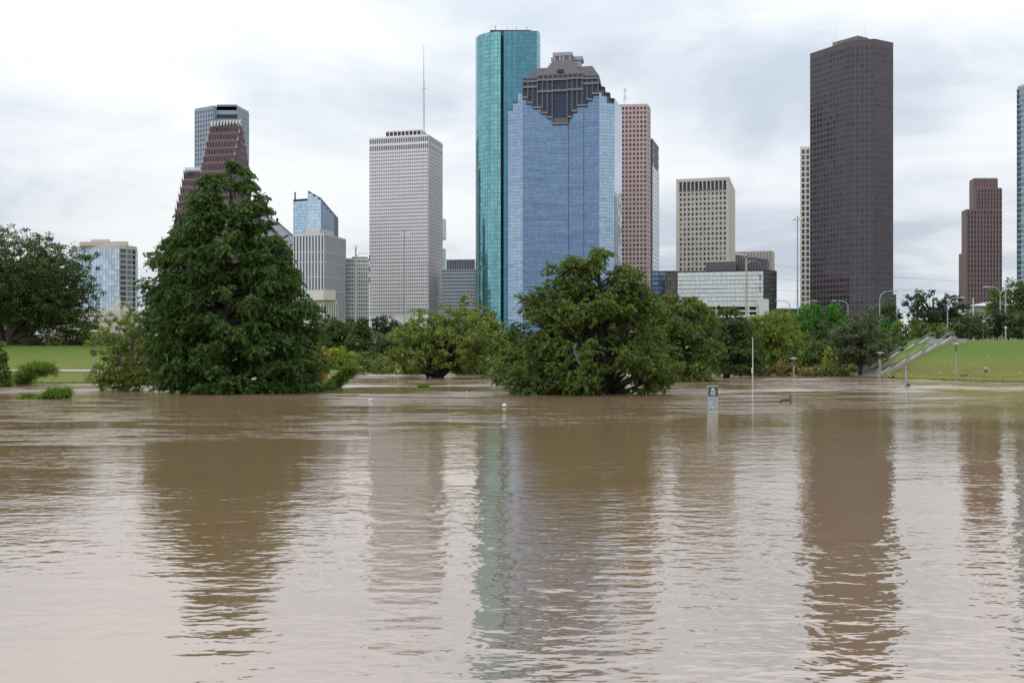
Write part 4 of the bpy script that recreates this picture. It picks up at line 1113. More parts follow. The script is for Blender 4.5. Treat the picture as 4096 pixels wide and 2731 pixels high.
def feathers(name, S, E, zs, xl, xr, Y, depthf, twigs, per, tl, lw, ll, mat, parent, rng, nzf, gap, zmin, lo=0.3, puff=0.07):
    """feathery cypress foliage: each bough carries twigs, each twig a row of thin hanging sprays"""
    nb = len(S)
    i = np.repeat(np.arange(nb), twigs); n = len(i)
    ln_ = np.linalg.norm(E - S, axis=1)[i][:, None]
    t = (lo + (1 - lo) * rng.random(n) ** 0.8)[:, None]
    ax = (E - S)[i] / np.maximum(ln_, 0.1)
    base = S[i] + (E - S)[i] * t
    base[:, 2] += (0.08 * ln_ * np.sin(np.pi * t))[:, 0]
    base += rng.normal(size=(n, 3)) * np.array([0.10, 0.10, puff]) * (0.4 + 0.35 * ln_)
    d = rng.normal(size=(n, 3)) * np.array([0.8, 0.8, 0.35]) + ax * 0.7
    d[:, 2] -= 0.35
    d /= np.linalg.norm(d, axis=1, keepdims=True)
    L = tl * (0.45 + 0.9 * rng.random((n, 1)))
    tip = base + d * L
    w2 = (np.interp(tip[:, 2], zs, xr) - np.interp(tip[:, 2], zs, xl)) / 2; c2 = (np.interp(tip[:, 2], zs, xr) + np.interp(tip[:, 2], zs, xl)) / 2
    nz = nzf(tip)
    keep = (np.hypot(tip[:, 0] - c2, (tip[:, 1] - Y) / depthf) < w2 * (1.05 + 0.3 * nz) + 0.3) & (tip[:, 2] < zs[-1] + 0.25) & (np.minimum(tip[:, 2], base[:, 2]) > zmin) & (nz > -0.62 + gap)
    kept = np.bincount(i[keep], minlength=nb) / twigs
    base, d, L = base[keep], d[keep], L[keep]
    k = np.repeat(np.arange(len(base)), per); m = len(k)
    u = rng.random((m, 1))
    p = base[k] + d[k] * L[k] * u
    p[:, 2] -= (0.22 * L[k] * u * u)[:, 0]
    p += rng.normal(size=(m, 3)) * 0.05
    q = d[k] * 0.45 + rng.normal(size=(m, 3)) * 0.42
    q[:, 2] -= 0.75
    q /= np.linalg.norm(q, axis=1, keepdims=True)
    nr = rng.normal(size=(m, 3)); nr[:, 2] += 0.6
    w = np.cross(q, nr); w /= np.linalg.norm(w, axis=1, keepdims=True) + 1e-6
    sz = 0.6 + 0.8 * rng.random((m, 1)); ln2 = ll * sz; wd = lw * sz * 0.5
    v = np.stack([p, p + q * ln2 * 0.4 + w * wd, p + q * ln2, p + q * ln2 * 0.4 - w * wd], 1).reshape(-1, 3)
    mesh_np(name, v, np.arange(len(v)).reshape(-1, 4), mat, parent)
    return kept

def vnoise(seed):
    r = np.random.default_rng(seed)
    k = r.normal(size=(5, 3)) * np.array([0.6, 0.6, 0.8]); ph = r.random(5) * 6.28
    return lambda p: sum(np.sin(p @ k[i] + ph[i]) for i in range(5)) / 5

def tree(name, label, Y, prof, tx, ty, leafk, kind='broad', seed=1, dens=1.0, lw=None, ll=None, tr=None, bark_m=None,
         group='trees around the flooded park', boughs=None, cat='tree', stems=1, depthf=0.85, gap=0.0, fork=0.35, tuft=None, nlimb=None, extra=(), rise=0.10, puff=0.07):
    """prof: (row, left, right) outline of the crown in the photograph, turned into a solid of revolution-like volume at distance Y.
       kind 'cypress': level boughs with hanging sprays; 'broad': rising limbs with leaf clumps; 'shrub'; 'willow'"""
    rng = np.random.default_rng(seed)
    s = Y / FOCAL
    pr = np.array(sorted(prof, key=lambda q: -q[0]), float)          # bottom to top
    zs = EYE + (HORIZON - pr[:, 0]) * s; xl = (pr[:, 1] - 2048) * s; xr = (pr[:, 2] - 2048) * s
    bx, bz = (tx - 2048) * s, EYE + (HORIZON - ty) * s
    bz = min(bz, GZ(bx, Y)) - 0.3
    root = thing(name, label, cat, (bx, Y, max(bz, -1.5)), group)
    zz = np.linspace(zs[0], zs[-1], 200); wd = np.interp(zz, zs, xr) - np.interp(zz, zs, xl)
    area = float(np.mean(wd) * (zz[-1] - zz[0])); px_area = area / s / s
    hgt = zs[-1] - zs[0]
    lw = lw or 1.5 * s * 4; ll = ll or 3.2 * s * 4
    nb = boughs or int(max(14, min(170, area * 0.42 + 10)))
    total = int(px_area * 0.16 * dens)
    # bough ends spread over the crown
    cdf = np.cumsum(np.sqrt(wd) * wd ** 0.5); cdf /= cdf[-1]
    ze = np.interp(rng.random(nb), cdf, zz)
    hw = (np.interp(ze, zs, xr) - np.interp(ze, zs, xl)) / 2; cx = (np.interp(ze, zs, xr) + np.interp(ze, zs, xl)) / 2
    th = rng.random(nb) * 2 * np.pi
    side = rng.random(nb) < 0.34                                     # make sure the outline is reached
    th = np.where(side, np.where(rng.random(nb) < 0.5, 0, np.pi) + rng.normal(size=nb) * 0.35, th)
    rr = np.where(side, 0.86 + 0.24 * rng.random(nb), 0.45 + 0.5 * rng.random(nb) ** 0.6)
    E = np.stack([cx + hw * rr * np.cos(th), Y + hw * depthf * rr * np.sin(th), ze], 1)
    topx = float(np.interp(zs[-1], zs, (xl + xr) / 2))
    tfrac = 0.97 if kind == 'cypress' else 0.8
    ztop = bz + (zs[-1] - bz) * tfrac
    def axis_pt(z):
        t = np.clip((z - bz) / (zs[-1] - bz), 0, 1)
        return np.stack([bx + (topx - bx) * t + 0.12 * np.sin(z * 0.7), np.full_like(t, Y), z], -1)
    if kind == 'cypress': zst = ze - 0.05 * hgt * rng.random(nb) - rise * np.linalg.norm(E[:, :2] - axis_pt(ze)[:, :2], axis=1)
    else: zst = bz + (ze - bz) * (fork + 0.35 * rng.random(nb))
    zst = np.clip(zst, max(bz + 0.3, bz + 0.02 * hgt), ztop)
    S = axis_pt(zst)
    tr = tr or max(0.08, 0.018 * hgt + 0.05)
    # trunk and limbs
    mb = MB()
    zk = np.linspace(bz, ztop, 9)
    ap = axis_pt(zk)
    fl = [1.5, 1.12, 1.0, .9, .78, .64, .5, .34, .14]
    if kind == 'broad': fl = [1.35, 1.05, 1.0, .92, .8, .66, .5, .36, .2]
    mb.tube([tuple(p) for p in ap], [tr * f for f in fl], 8)
    for path in extra:                                               # single big limbs traced where the photograph shows them
        n_ = len(path); mb.tube([((x - 2048) * s, Y + dy, EYE + (HORIZON - y) * s) for x, y, dy in path], [0.26 - 0.20 * k / (n_ - 1) for k in range(n_)], 7)
    for k in range(stems - 1):
        a = rng.random() * 6.28; sx, sy = math.cos(a) * (0.3 + 0.25 * k), math.sin(a) * 0.3
        t2 = E[rng.integers(0, nb)]
        b0 = np.array([bx + sx, Y + sy, bz]); m1 = b0 + (t2 - b0) * 0.5 + np.array([0, 0, 0.12 * hgt])
        mb.tube([tuple(b0), tuple(m1), tuple(t2)], [tr * .8, tr * .5, tr * .12], 6)
    if kind == 'cypress':
        twigs = 46
        per = max(8, int(total * 1.6 / (nb * twigs)))
        f1, f2 = vnoise(seed + 7), vnoise(seed + 19)
        kept = feathers('crown', S, E, zs, xl, xr, Y, depthf, twigs, per, tuft * 1.9 if tuft else 0.9, lw, ll, LEAF[leafk], root, rng,
                        lambda p: np.minimum(f1(p), f2(p * 2.4) + 0.12), gap, max(zs[0] - 0.4, 0.03 if ty > 1490 else -9), puff=puff)
    else:
        # tufts along the boughs
        ts, rs = [], []
        ntuft = max(5, min(16, int(round(total / nb / 26.0))))
        tr_ = tuft or (0.055 * math.sqrt(area) + 0.12)
        for i in range(nb):
            ln_ = np.linalg.norm(E[i] - S[i])
            lo = 0.40 if kind == 'cypress' else 0.55
            t = lo + (1 - lo) * rng.random(ntuft) ** 0.75
            q = S[i] + (E[i] - S[i]) * t[:, None]
            sp = (0.10 * ln_ + 0.30 * tr_) if kind == 'cypress' else (0.12 * ln_ + 0.85 * tr_)
            q = q + rng.normal(size=(ntuft, 3)) * np.array([sp, sp, sp * (0.48 if kind == 'cypress' else 0.75)])
            if kind == 'cypress': q[:, 2] += 0.10 * ln_ * np.sin(np.pi * t) - 0.03 * ln_ * t
            ts.append(q); rs.append(tr_ * (0.6 + 0.6 * rng.random(ntuft)))
        bi = np.repeat(np.arange(nb), ntuft)
        T = np.concatenate(ts); Rr = np.concatenate(rs)
        # keep tufts inside the outline, thin some out for gaps
        w2 = (np.interp(T[:, 2], zs, xr) - np.interp(T[:, 2], zs, xl)) / 2; c2 = (np.interp(T[:, 2], zs, xr) + np.interp(T[:, 2], zs, xl)) / 2
        nz = vnoise(seed + 7)(T * 1.0)
        rad2 = np.hypot((T[:, 0] - c2), (T[:, 1] - Y) / depthf)
        keep = (rad2 < w2 * (1.04 + 0.34 * nz) + 0.15) & (T[:, 2] < zs[-1] + 0.1) & (T[:, 2] > max(zs[0] - 0.3, 0.05 if ty > 1490 else -9))
        if gap: keep &= (nz > (-0.55 + gap)) & (vnoise(seed + 19)(T * 2.6) > (-0.62 + gap))
        kept = np.bincount(bi[keep], minlength=nb) / ntuft
        T, Rr = T[keep], Rr[keep]
    order = np.argsort(-np.linalg.norm(E - S, axis=1))
    for i in order[:(nlimb or int(min(nb, 70)))]:
        if kept[i] < 0.45: continue
        ln_ = np.linalg.norm(E[i] - S[i])
        mid = S[i] * 0.5 + E[i] * 0.5 + np.array([0, 0, 0.06 * ln_ if kind == 'cypress' else 0.10 * ln_]) + rng.normal(size=3) * 0.04 * ln_
        r0 = min(tr * 0.6, 0.02 * ln_ + 0.03)
        En = E[i] if kind == 'cypress' else S[i] + (E[i] - S[i]) * 0.86
        mb.tube([tuple(S[i]), tuple(mid), tuple(En)], [r0, r0 * .6, r0 * .2], 5, cap=False)
    mb.build('trunk', bark_m or bark, root, smooth=True)
    if kind == 'cypress': return root
    per = max(8, int(total / max(1, len(T))))
    if kind == 'willow':
        leaves('crown', T, Rr, per, lw * 0.6, ll * 1.2, 0.45, LEAF[leafk], root, rng, 1.0, 'leaf', 0.4)
    else:
        leaves('crown', T, Rr, per, lw, ll * 0.72, 0.12, LEAF[leafk], root, rng, 0.72, 'leaf', 0.75)
    return root
WG = 'trees standing in the flood water'
# the two big bald cypresses
tree('bald_cypress', 'tall dark green conical cypress standing in the water on the left', 110,
     [(1568, 640, 1210), (1530, 620, 1290), (1450, 600, 1300), (1350, 570, 1290), (1250, 560, 1275), (1190, 560, 1270), (1150, 570, 1200), (1050, 580, 1190), (980, 650, 1160), (930, 690, 1125), (830, 735, 1110), (760, 750, 1040), (700, 820, 1025), (660, 850, 990), (638, 890, 960)],
     905, 1570, 'cypress_dark', 'cypress', 11, 4.2, group=WG, boughs=330, bark_m=bark_dark, tr=0.55, gap=0.2, tuft=0.6, nlimb=150, lw=0.11, ll=0.30, depthf=0.65, puff=0.11)
tree('bald_cypress', 'wide spreading olive green cypress in the water, branches visible through its crown', 107,
     [(1556, 2040, 2640), (1535, 1985, 2690), (1480, 1965, 2705), (1420, 1985, 2700), (1360, 2060, 2685), (1310, 2105, 2640), (1270, 2090, 2650), (1200, 2080, 2645), (1165, 2120, 2610), (1130, 2180, 2595), (1070, 2180, 2580), (1030, 2230, 2530), (1005, 2325, 2440), (975, 2370, 2400)],
     2425, 1574, 'cypress', 'cypress', 23, 4.0, group=WG, boughs=170, bark_m=bark_dark, tr=0.5, gap=0.26, tuft=0.55, stems=4, nlimb=170, lw=0.10, ll=0.28, depthf=0.7, rise=0.42, puff=0.17,
     extra=[[(2410, 1575, 0), (2340, 1545, -2), (2260, 1530, -3), (2170, 1520, -4), (2080, 1500, -4.5)], [(2400, 1574, 0), (2300, 1500, -2), (2200, 1460, -3), (2120, 1440, -4)], [(2440, 1575, 0), (2480, 1530, -2), (2550, 1505, -3), (2630, 1480, -4)], [(2440, 1574, 0), (2470, 1500, -1), (2540, 1420, -2)], [(2415, 1450, 0), (2340, 1390, -2), (2270, 1320, -3), (2190, 1260, -3)], [(2420, 1300, 0), (2370, 1240, -1), (2320, 1150, -2), (2290, 1080, -2)]])
tree('bald_cypress', 'dense olive cypress behind and right of the spreading cypress', 150,
     [(1530, 2620, 2860), (1480, 2600, 2880), (1380, 2560, 2885), (1300, 2560, 2870), (1230, 2600, 2850), (1180, 2640, 2790), (1165, 2680, 2740)],
     2760, 1528, 'cypress_olive', 'cypress', 31, 2.2, lw=0.16, ll=0.36, group=WG, boughs=120, tuft=0.75, bark_m=bark_dark)
tree('bald_cypress', 'dark brownish cypress with bare black trunk at the water edge', 168,
     [(1480, 2850, 3060), (1420, 2850, 3070), (1360, 2850, 3050), (1300, 2850, 3010), (1250, 2860, 2990), (1222, 2880, 2930)],
     2905, 1514, 'cypress_brown', 'cypress', 37, 2.0, lw=0.17, ll=0.4, group=WG, boughs=90, tuft=0.8, bark_m=bark_dark, tr=0.55)
# willow and neighbours to the right
tree('willow_tree', 'pale green willow right of the dark cypress', 192,
     [(1495, 3020, 3230), (1440, 3000, 3225), (1380, 2990, 3210), (1320, 2985, 3180), (1270, 3000, 3150), (1235, 3040, 3120)],
     3080, 1500, 'willow', 'willow', 41, 1.3, boughs=90, tuft=0.9)
tree('willow_tree', 'second pale willow behind the first, under the dark brown tower', 225,
     [(1420, 3080, 3250), (1330, 3060, 3240), (1270, 3080, 3190), (1232, 3100, 3165)], 3150, 1460, 'willow', 'willow', 43, 1.0, boughs=60, tuft=1.0)
tree('broadleaf_tree', 'bright green rounded tree in front of the dark brown tower', 235,
     [(1430, 3190, 3400), (1360, 3180, 3410), (1290, 3160, 3395), (1240, 3180, 3380), (1208, 3230, 3330)], 3290, 1440, 'bright', 'broad', 47, 1.3, boughs=70, tuft=1.2)
tree('young_oak', 'grey-green round tree standing at the foot of the stairs', 172,
     [(1450, 3360, 3510), (1400, 3320, 3560), (1340, 3318, 3562), (1290, 3345, 3540), (1255, 3400, 3480), (1246, 3430, 3460)],
     3439, 1514, 'grey_green', 'broad', 53, 1.5, group=WG, boughs=90, tuft=0.8, bark_m=bark_dark, tr=0.34, fork=0.45)
tree('young_cypress', 'small lime yellow young cypress left of the grey-green tree', 186,
     [(1468, 3300, 3352), (1430, 3303, 3350), (1400, 3312, 3342), (1378, 3322, 3332)], 3328, 1480, 'lime', 'cypress', 59, 1.6, boughs=26, tuft=0.45)
# thickets behind the stairs
for i, (lab, Y, pr, tx, ty, lk, sd) in enumerate([
    ('dark green tree between the bright tree and the grey-green tree', 215, [(1470, 3200, 3330), (1400, 3190, 3340), (1340, 3210, 3330), (1290, 3240, 3310)], 3260, 1480, 'oak', 61),
    ('pale green tall shrub top behind the stairs and street light', 215, [(1420, 3500, 3640), (1340, 3500, 3610), (1290, 3520, 3590), (1255, 3535, 3570)], 3555, 1440, 'bright', 62),
    ('leafy green thicket just left of the stairs', 196, [(1490, 3500, 3600), (1430, 3510, 3660), (1360, 3540, 3700), (1300, 3570, 3680), (1275, 3600, 3650)], 3590, 1470, 'mid', 63),
    ('leafy green thicket at the top of the stairs', 205, [(1410, 3620, 3740), (1350, 3610, 3770), (1310, 3640, 3760), (1290, 3660, 3720)], 3690, 1400, 'mid', 64),
    ('light yellow-green shrubs under the spreading oak', 212, [(1370, 3700, 3810), (1330, 3690, 3810), (1300, 3720, 3790)], 3750, 1370, 'willow', 65),
    ('dull olive tree in front of the dark tower base', 245, [(1300, 3440, 3590), (1250, 3450, 3590), (1215, 3500, 3570), (1190, 3530, 3560)], 3540, 1330, 'grey_green', 66),
    ]):
    tree('thicket_tree', lab, Y, pr, tx, ty, lk, 'broad', sd, 1.2, boughs=45, tuft=0.95)
tree('spreading_oak', 'dark wide spreading live oak above the stairs with sky showing through', 240,
     [(1310, 3650, 3830), (1280, 3590, 3850), (1240, 3585, 3872), (1205, 3610, 3850), (1180, 3640, 3810), (1160, 3690, 3780), (1148, 3715, 3745)],
     3745, 1330, 'oak_blue', 'broad', 71, 1.0, boughs=60, tuft=0.95, bark_m=bark_dark, tr=0.6, gap=0.22, fork=0.25, stems=3)
tree('park_oak', 'rounded dark young oak right of the stairs on the hill', 198,
     [(1342, 3810, 3925), (1310, 3812, 3928), (1275, 3820, 3915), (1248, 3845, 3890)], 3857, 1364, 'oak', 'broad', 73, 1.3, boughs=50, tuft=0.65, tr=0.14)
tree('park_oak', 'thin dull green tree behind the young oak on the hill', 206,
     [(1345, 3870, 3960), (1300, 3880, 3970), (1262, 3890, 3950), (1245, 3900, 3930)], 3885, 1364, 'grey_green', 'broad', 74, 0.9, boughs=36, tuft=0.7, tr=0.12)
tree('park_oak', 'dark oak on the hill behind the two street lights', 200,
     [(1340, 3950, 4062), (1300, 3950, 4065), (1260, 3960, 4040), (1232, 3985, 4020)], 3990, 1362, 'oak_blue', 'broad', 75, 1.3, boughs=50, tuft=0.7, tr=0.14)
tree('park_oak', 'dark oak above the parked pickup at the right edge', 197,
     [(1338, 4035, 4150), (1300, 4035, 4155), (1260, 4050, 4140), (1238, 4075, 4110)], 4074, 1362, 'oak', 'broad', 76, 1.3, boughs=50, tuft=0.7, tr=0.14)
tree('flowering_shrub', 'pale flowering shrub between the lamp post and the dark hill oaks', 199,
     [(1358, 3915, 3965), (1320, 3910, 3970), (1292, 3925, 3955)], 3938, 1364, 'reed', 'broad', 77, 1.2, boughs=22, tuft=0.5, tr=0.07, cat='shrub')
tree('tall_oak', 'tall dark tree rising over the hill at the right edge', 260,
     [(1260, 3960, 4200), (1210, 3985, 4210), (1160, 4000, 4210), (1120, 4050, 4200), (1095, 4080, 4180)], 4100, 1340, 'oak', 'broad', 78, 1.1, boughs=60, tuft=1.3, gap=0.1)
tree('tall_oak', 'yellow-green crown beside the maroon tower above the shed', 255,
     [(1250, 3940, 4020), (1210, 3940, 4030), (1165, 3955, 4010), (1145, 3970, 3995)], 3980, 1340, 'mid', 'broad', 79, 1.0, boughs=36, tuft=1.0)
# middle ground
tree('sycamore', 'light green spreading sycamore in the water with dark forked trunk', 170,
     [(1478, 1560, 1930), (1440, 1520, 1980), (1380, 1530, 1990), (1320, 1560, 2000), (1280, 1610, 1980), (1240, 1640, 1870), (1205, 1780, 1850)],
     1738, 1512, 'light', 'broad', 83, 1.5, group=WG, boughs=120, tuft=0.85, bark_m=bark_dark, tr=0.42, gap=0.3, fork=0.12, stems=4, nlimb=110)
tree('sycamore', 'tall pale green tree behind the sycamore, in front of the teal tower', 200,
     [(1480, 1830, 2010), (1400, 1820, 2020), (1320, 1820, 2020), (1250, 1820, 1990), (1210, 1840, 1920), (1180, 1860, 1900)], 1900, 1495, 'light', 'broad', 84, 1.3, boughs=80, tuft=0.9, gap=0.12)
for i, (nm, lab, Y, pr, tx, ty, lk, kd, sd) in enumerate([
    ('dense_oak', 'dark blue-green oak below the tall white tower', 330, [(1340, 1470, 1605), (1300, 1475, 1605), (1275, 1490, 1590), (1262, 1520, 1570)], 1540, 1370, 'oak_blue', 'broad', 91),
    ('park_cypress', 'tallest olive cypress in the middle, below the white grid block', 250, [(1420, 1390, 1500), (1360, 1385, 1500), (1310, 1410, 1475), (1270, 1432, 1458)], 1440, 1450, 'cypress_brown', 'cypress', 92),
    ('park_cypress', 'olive cypress in the middle, left one below the limestone hall', 255, [(1420, 1290, 1390), (1350, 1285, 1400), (1300, 1305, 1380), (1272, 1330, 1355)], 1342, 1450, 'cypress_brown', 'cypress', 93),
    ('park_cypress', 'olive cypress between two others in the middle distance', 262, [(1420, 1340, 1450), (1350, 1350, 1440), (1300, 1380, 1420), (1262, 1396, 1406)], 1400, 1450, 'cypress_brown', 'cypress', 94),
    ('dense_oak', 'dim blue-green tree behind the left cypress edge', 300, [(1380, 1250, 1360), (1300, 1250, 1360), (1262, 1265, 1340), (1248, 1290, 1320)], 1300, 1400, 'oak_blue', 'broad', 95),
    ('dense_oak', 'grey-green tree under the dark oak, left of the sycamore', 280, [(1430, 1480, 1580), (1370, 1475, 1590), (1335, 1490, 1575), (1322, 1510, 1550)], 1530, 1440, 'grey_green', 'broad', 96),
    ('dense_oak', 'dark tree behind the sycamore crown on its left', 260, [(1430, 1560, 1680), (1370, 1565, 1690), (1310, 1580, 1670), (1290, 1600, 1650)], 1620, 1440, 'oak', 'broad', 97),
    ('dense_oak', 'dim bluish tree between the teal tower and the spreading cypress', 330, [(1400, 1990, 2140), (1330, 1995, 2140), (1295, 2030, 2110), (1285, 2050, 2090)], 2065, 1400, 'oak_blue', 'broad', 98),
    ('dense_oak', 'dark tree behind the spreading cypress on its left', 230, [(1490, 1960, 2120), (1410, 1960, 2130), (1340, 1980, 2100), (1320, 2010, 2070)], 2040, 1480, 'oak', 'broad', 99),
    ('dense_oak', 'dark green tree filling the gap under the willow', 240, [(1500, 2930, 3110), (1420, 2930, 3100), (1340, 2950, 3060), (1310, 2970, 3040)], 3010, 1490, 'oak', 'broad', 100),
    ('dense_oak', 'dark tree behind the olive cypress, left of the parking deck', 300, [(1400, 2790, 2900), (1300, 2800, 2900), (1240, 2830, 2890), (1228, 2850, 2880)], 2850, 1400, 'oak_blue', 'broad', 101),
    ('dense_oak', 'small dark tree between dark cypress and olive cypress', 260, [(1460, 2820, 2930), (1380, 2830, 2930), (1320, 2850, 2910)], 2870, 1440, 'oak', 'broad', 102),
    ('dense_oak', 'dark undergrowth tree behind the spreading cypress on its right', 232, [(1500, 2440, 2640), (1420, 2440, 2640), (1360, 2470, 2610)], 2540, 1490, 'oak', 'broad', 103),
    ('dense_oak', 'dark undergrowth tree directly behind the spreading cypress trunk', 236, [(1500, 2210, 2430), (1430, 2220, 2420), (1380, 2250, 2390)], 2320, 1490, 'oak', 'broad', 104),
    ('dense_oak', 'shadowy tree right of the bright green tree by the dark tower foot', 290, [(1360, 3370, 3480), (1310, 3370, 3480), (1280, 3390, 3460)], 3420, 1380, 'oak_blue', 'broad', 105),
    ('dense_oak', 'olive tree under the parking deck beside the willow', 262, [(1400, 2960, 3070), (1320, 2965, 3060), (1265, 2985, 3040)], 3010, 1420, 'mid', 'broad', 106),
    ]):
    tree(nm, lab, Y, pr, tx, ty, lk, kd, sd, 1.25, boughs=48, tuft=1.05 if kd == 'broad' else 0.9)
tree('yellowing_tree', 'yellowing tree at the right edge of the left cypress', 140,
     [(1535, 1180, 1300), (1460, 1180, 1310), (1400, 1190, 1302), (1340, 1200, 1290), (1300, 1225, 1270)], 1245, 1536, 'yellow', 'broad', 111, 1.3, group=WG, boughs=50, tuft=0.7, tr=0.16)
tree('lime_tree', 'lime green bushy tree at the far water edge', 205,
     [(1492, 1290, 1440), (1440, 1290, 1440), (1400, 1320, 1415), (1382, 1335, 1360)], 1370, 1495, 'lime', 'broad', 112, 1.3, boughs=40, tuft=0.85, tr=0.14)
tree('pale_shrub', 'pale olive leaning shrub right of the lime tree', 200,
     [(1496, 1420, 1500), (1450, 1410, 1500), (1415, 1430, 1480)], 1455, 1498, 'reed', 'broad', 113, 1.0, boughs=26, tuft=0.6, tr=0.06, cat='shrub', bark_m=bark_pale, stems=4)
tree('pale_shrub', 'pale olive shrub close to the left side of the sycamore', 196,
     [(1498, 1490, 1570), (1450, 1490, 1570), (1420, 1505, 1550)], 1530, 1499, 'reed', 'broad', 114, 1.0, boughs=26, tuft=0.6, tr=0.06, cat='shrub', bark_m=bark_pale, stems=4)
tree('leafy_sapling', 'multi-stemmed leafy sapling in the water left of the tall cypress', 116,
     [(1555, 385, 640), (1500, 370, 680), (1440, 375, 690), (1370, 385, 680), (1300, 420, 680), (1240, 470, 660), (1195, 510, 600)],
     500, 1560, 'light', 'broad', 121, 1.25, group=WG, boughs=90, tuft=0.55, tr=0.11, stems=6, bark_m=bark_pale, fork=0.2, gap=0.1)
# left bank
tree('park_oak', 'large spreading oak on the left bank with two trunks', 190,
     [(1330, 120, 330), (1290, 0, 372), (1240, -90, 378), (1180, -140, 386), (1100, -160, 378), (1020, -140, 345), (960, -110, 250), (910, -80, 150), (880, -40, 70)],
     47, 1382, 'oak', 'broad', 131, 2.2, boughs=230, tuft=0.95, tr=0.62, gap=0.1, fork=0.18, stems=3, nlimb=90, lw=0.24, ll=0.5)
tree('park_oak', 'second oak trunk and crown at the far left edge of the lawn', 196,
     [(1300, -150, 120), (1220, -180, 150), (1130, -180, 130), (1060, -150, 60)], 18, 1380, 'oak', 'broad', 132, 1.0, boughs=70, tuft=1.2, tr=0.6, gap=0.12)
tree('pale_tree', 'pale green tree behind the lamp post on the left bank', 200,
     [(1420, 300, 420), (1350, 300, 425), (1300, 320, 405), (1275, 340, 390)], 365, 1440, 'light', 'broad', 133, 1.2, boughs=40, tuft=0.8)
tree('flowering_shrub', 'dark flowering tree on the left bank under the big oak', 192,
     [(1405, 230, 330), (1350, 220, 340), (1310, 240, 325)], 280, 1410, 'oak', 'broad', 134, 1.1, boughs=36, tuft=0.75, cat='tree')
tree('flowering_shrub', 'pale leafy shrub beside the pavilion on the left bank', 188,
     [(1392, 90, 165), (1370, 88, 168), (1352, 105, 150)], 125, 1392, 'grey_green', 'broad', 135, 1.0, boughs=24, tuft=0.5, tr=0.05, cat='shrub')
tree('flowering_shrub', 'yellow-green shrub right of the pavilion on the left bank', 187,
     [(1396, 190, 255), (1370, 190, 260), (1335, 200, 245)], 222, 1398, 'reed', 'broad', 136, 1.0, boughs=24, tuft=0.5, tr=0.05, cat='shrub')
tree('flowering_shrub', 'dark shrub in the middle of the left bank hedge', 190,
     [(1392, 140, 215), (1360, 140, 215), (1340, 155, 200)], 178, 1394, 'mid', 'broad', 137, 1.0, boughs=24, tuft=0.55, tr=0.05, cat='shrub')
tree('young_cypress', 'narrow dark young cypress cut by the left edge, at the waterline', 128,
     [(1535, -60, 30), (1490, -60, 28), (1430, -50, 20), (1385, -40, 12), (1360, -30, 0)], -20, 1545, 'cypress', 'cypress', 141, 1.3, boughs=40, tuft=0.5, group=WG)
for i, (lab, xs, lk, Y, top, sd) in enumerate([
    ('grey-green tree behind the left oak near the low hall', (380, 520), 'grey_green', 250, 1330, 151),
    ('dim hedge tree behind the leafy sapling', (500, 640), 'oak', 235, 1320, 152),
    ('dim hedge tree behind the tall cypress on its left', (640, 800), 'oak', 238, 1300, 153),
    ('dim hedge tree directly behind the tall cypress', (800, 980), 'oak_blue', 240, 1290, 154),
    ('dim hedge tree behind the tall cypress on its right', (980, 1180), 'oak', 236, 1290, 155),
    ('dim tree at the far left behind the oaks', (-60, 120), 'oak', 240, 1250, 156)]):
    x0, x1 = xs
    tree('hedge_tree', lab, Y, [(1450, x0, x1), (1390, x0 - 10, x1 + 10), ((1390 + top) / 2, x0, x1), (top, x0 + 40, x1 - 40)], (x0 + x1) / 2, 1440, lk, 'broad', sd, 1.1, boughs=44, tuft=1.1)
for i, (lab, Y, pr, tx, lk, sd) in enumerate([
    ('dark leafy thicket behind the shore lamp post', 206, [(1500, 3110, 3230), (1450, 3100, 3240), (1390, 3120, 3220), (1360, 3140, 3200)], 3170, 'oak', 181),
    ('dark leafy thicket left of the lime young cypress', 204, [(1500, 3215, 3330), (1440, 3210, 3335), (1380, 3230, 3320), (1350, 3250, 3300)], 3270, 'mid', 182),
    ('green thicket between the young lime cypress and the grey-green tree', 208, [(1490, 3320, 3440), (1430, 3315, 3440), (1380, 3330, 3420)], 3380, 'mid', 183),
    ('green thicket behind the grey-green tree', 205, [(1490, 3430, 3560), (1430, 3430, 3570), (1360, 3450, 3550), (1330, 3470, 3530)], 3500, 'bright', 184),
    ('tall shrubs on the slope beside the upper stair flight', 194, [(1440, 3570, 3680), (1390, 3570, 3710), (1350, 3600, 3700)], 3630, 'mid', 185),
    ('dark shrubs filling the bank below the olive cypresses', 222, [(1490, 1260, 1400), (1440, 1260, 1400), (1400, 1280, 1380)], 1330, 'oak', 186),
    ('dark shrubs filling the bank left of the sycamore', 225, [(1490, 1400, 1540), (1440, 1400, 1540), (1405, 1420, 1520)], 1470, 'oak', 187)]):
    tree('thicket_tree', lab, Y, pr, tx, 1500, lk, 'broad', sd, 1.2, boughs=42, tuft=0.9)
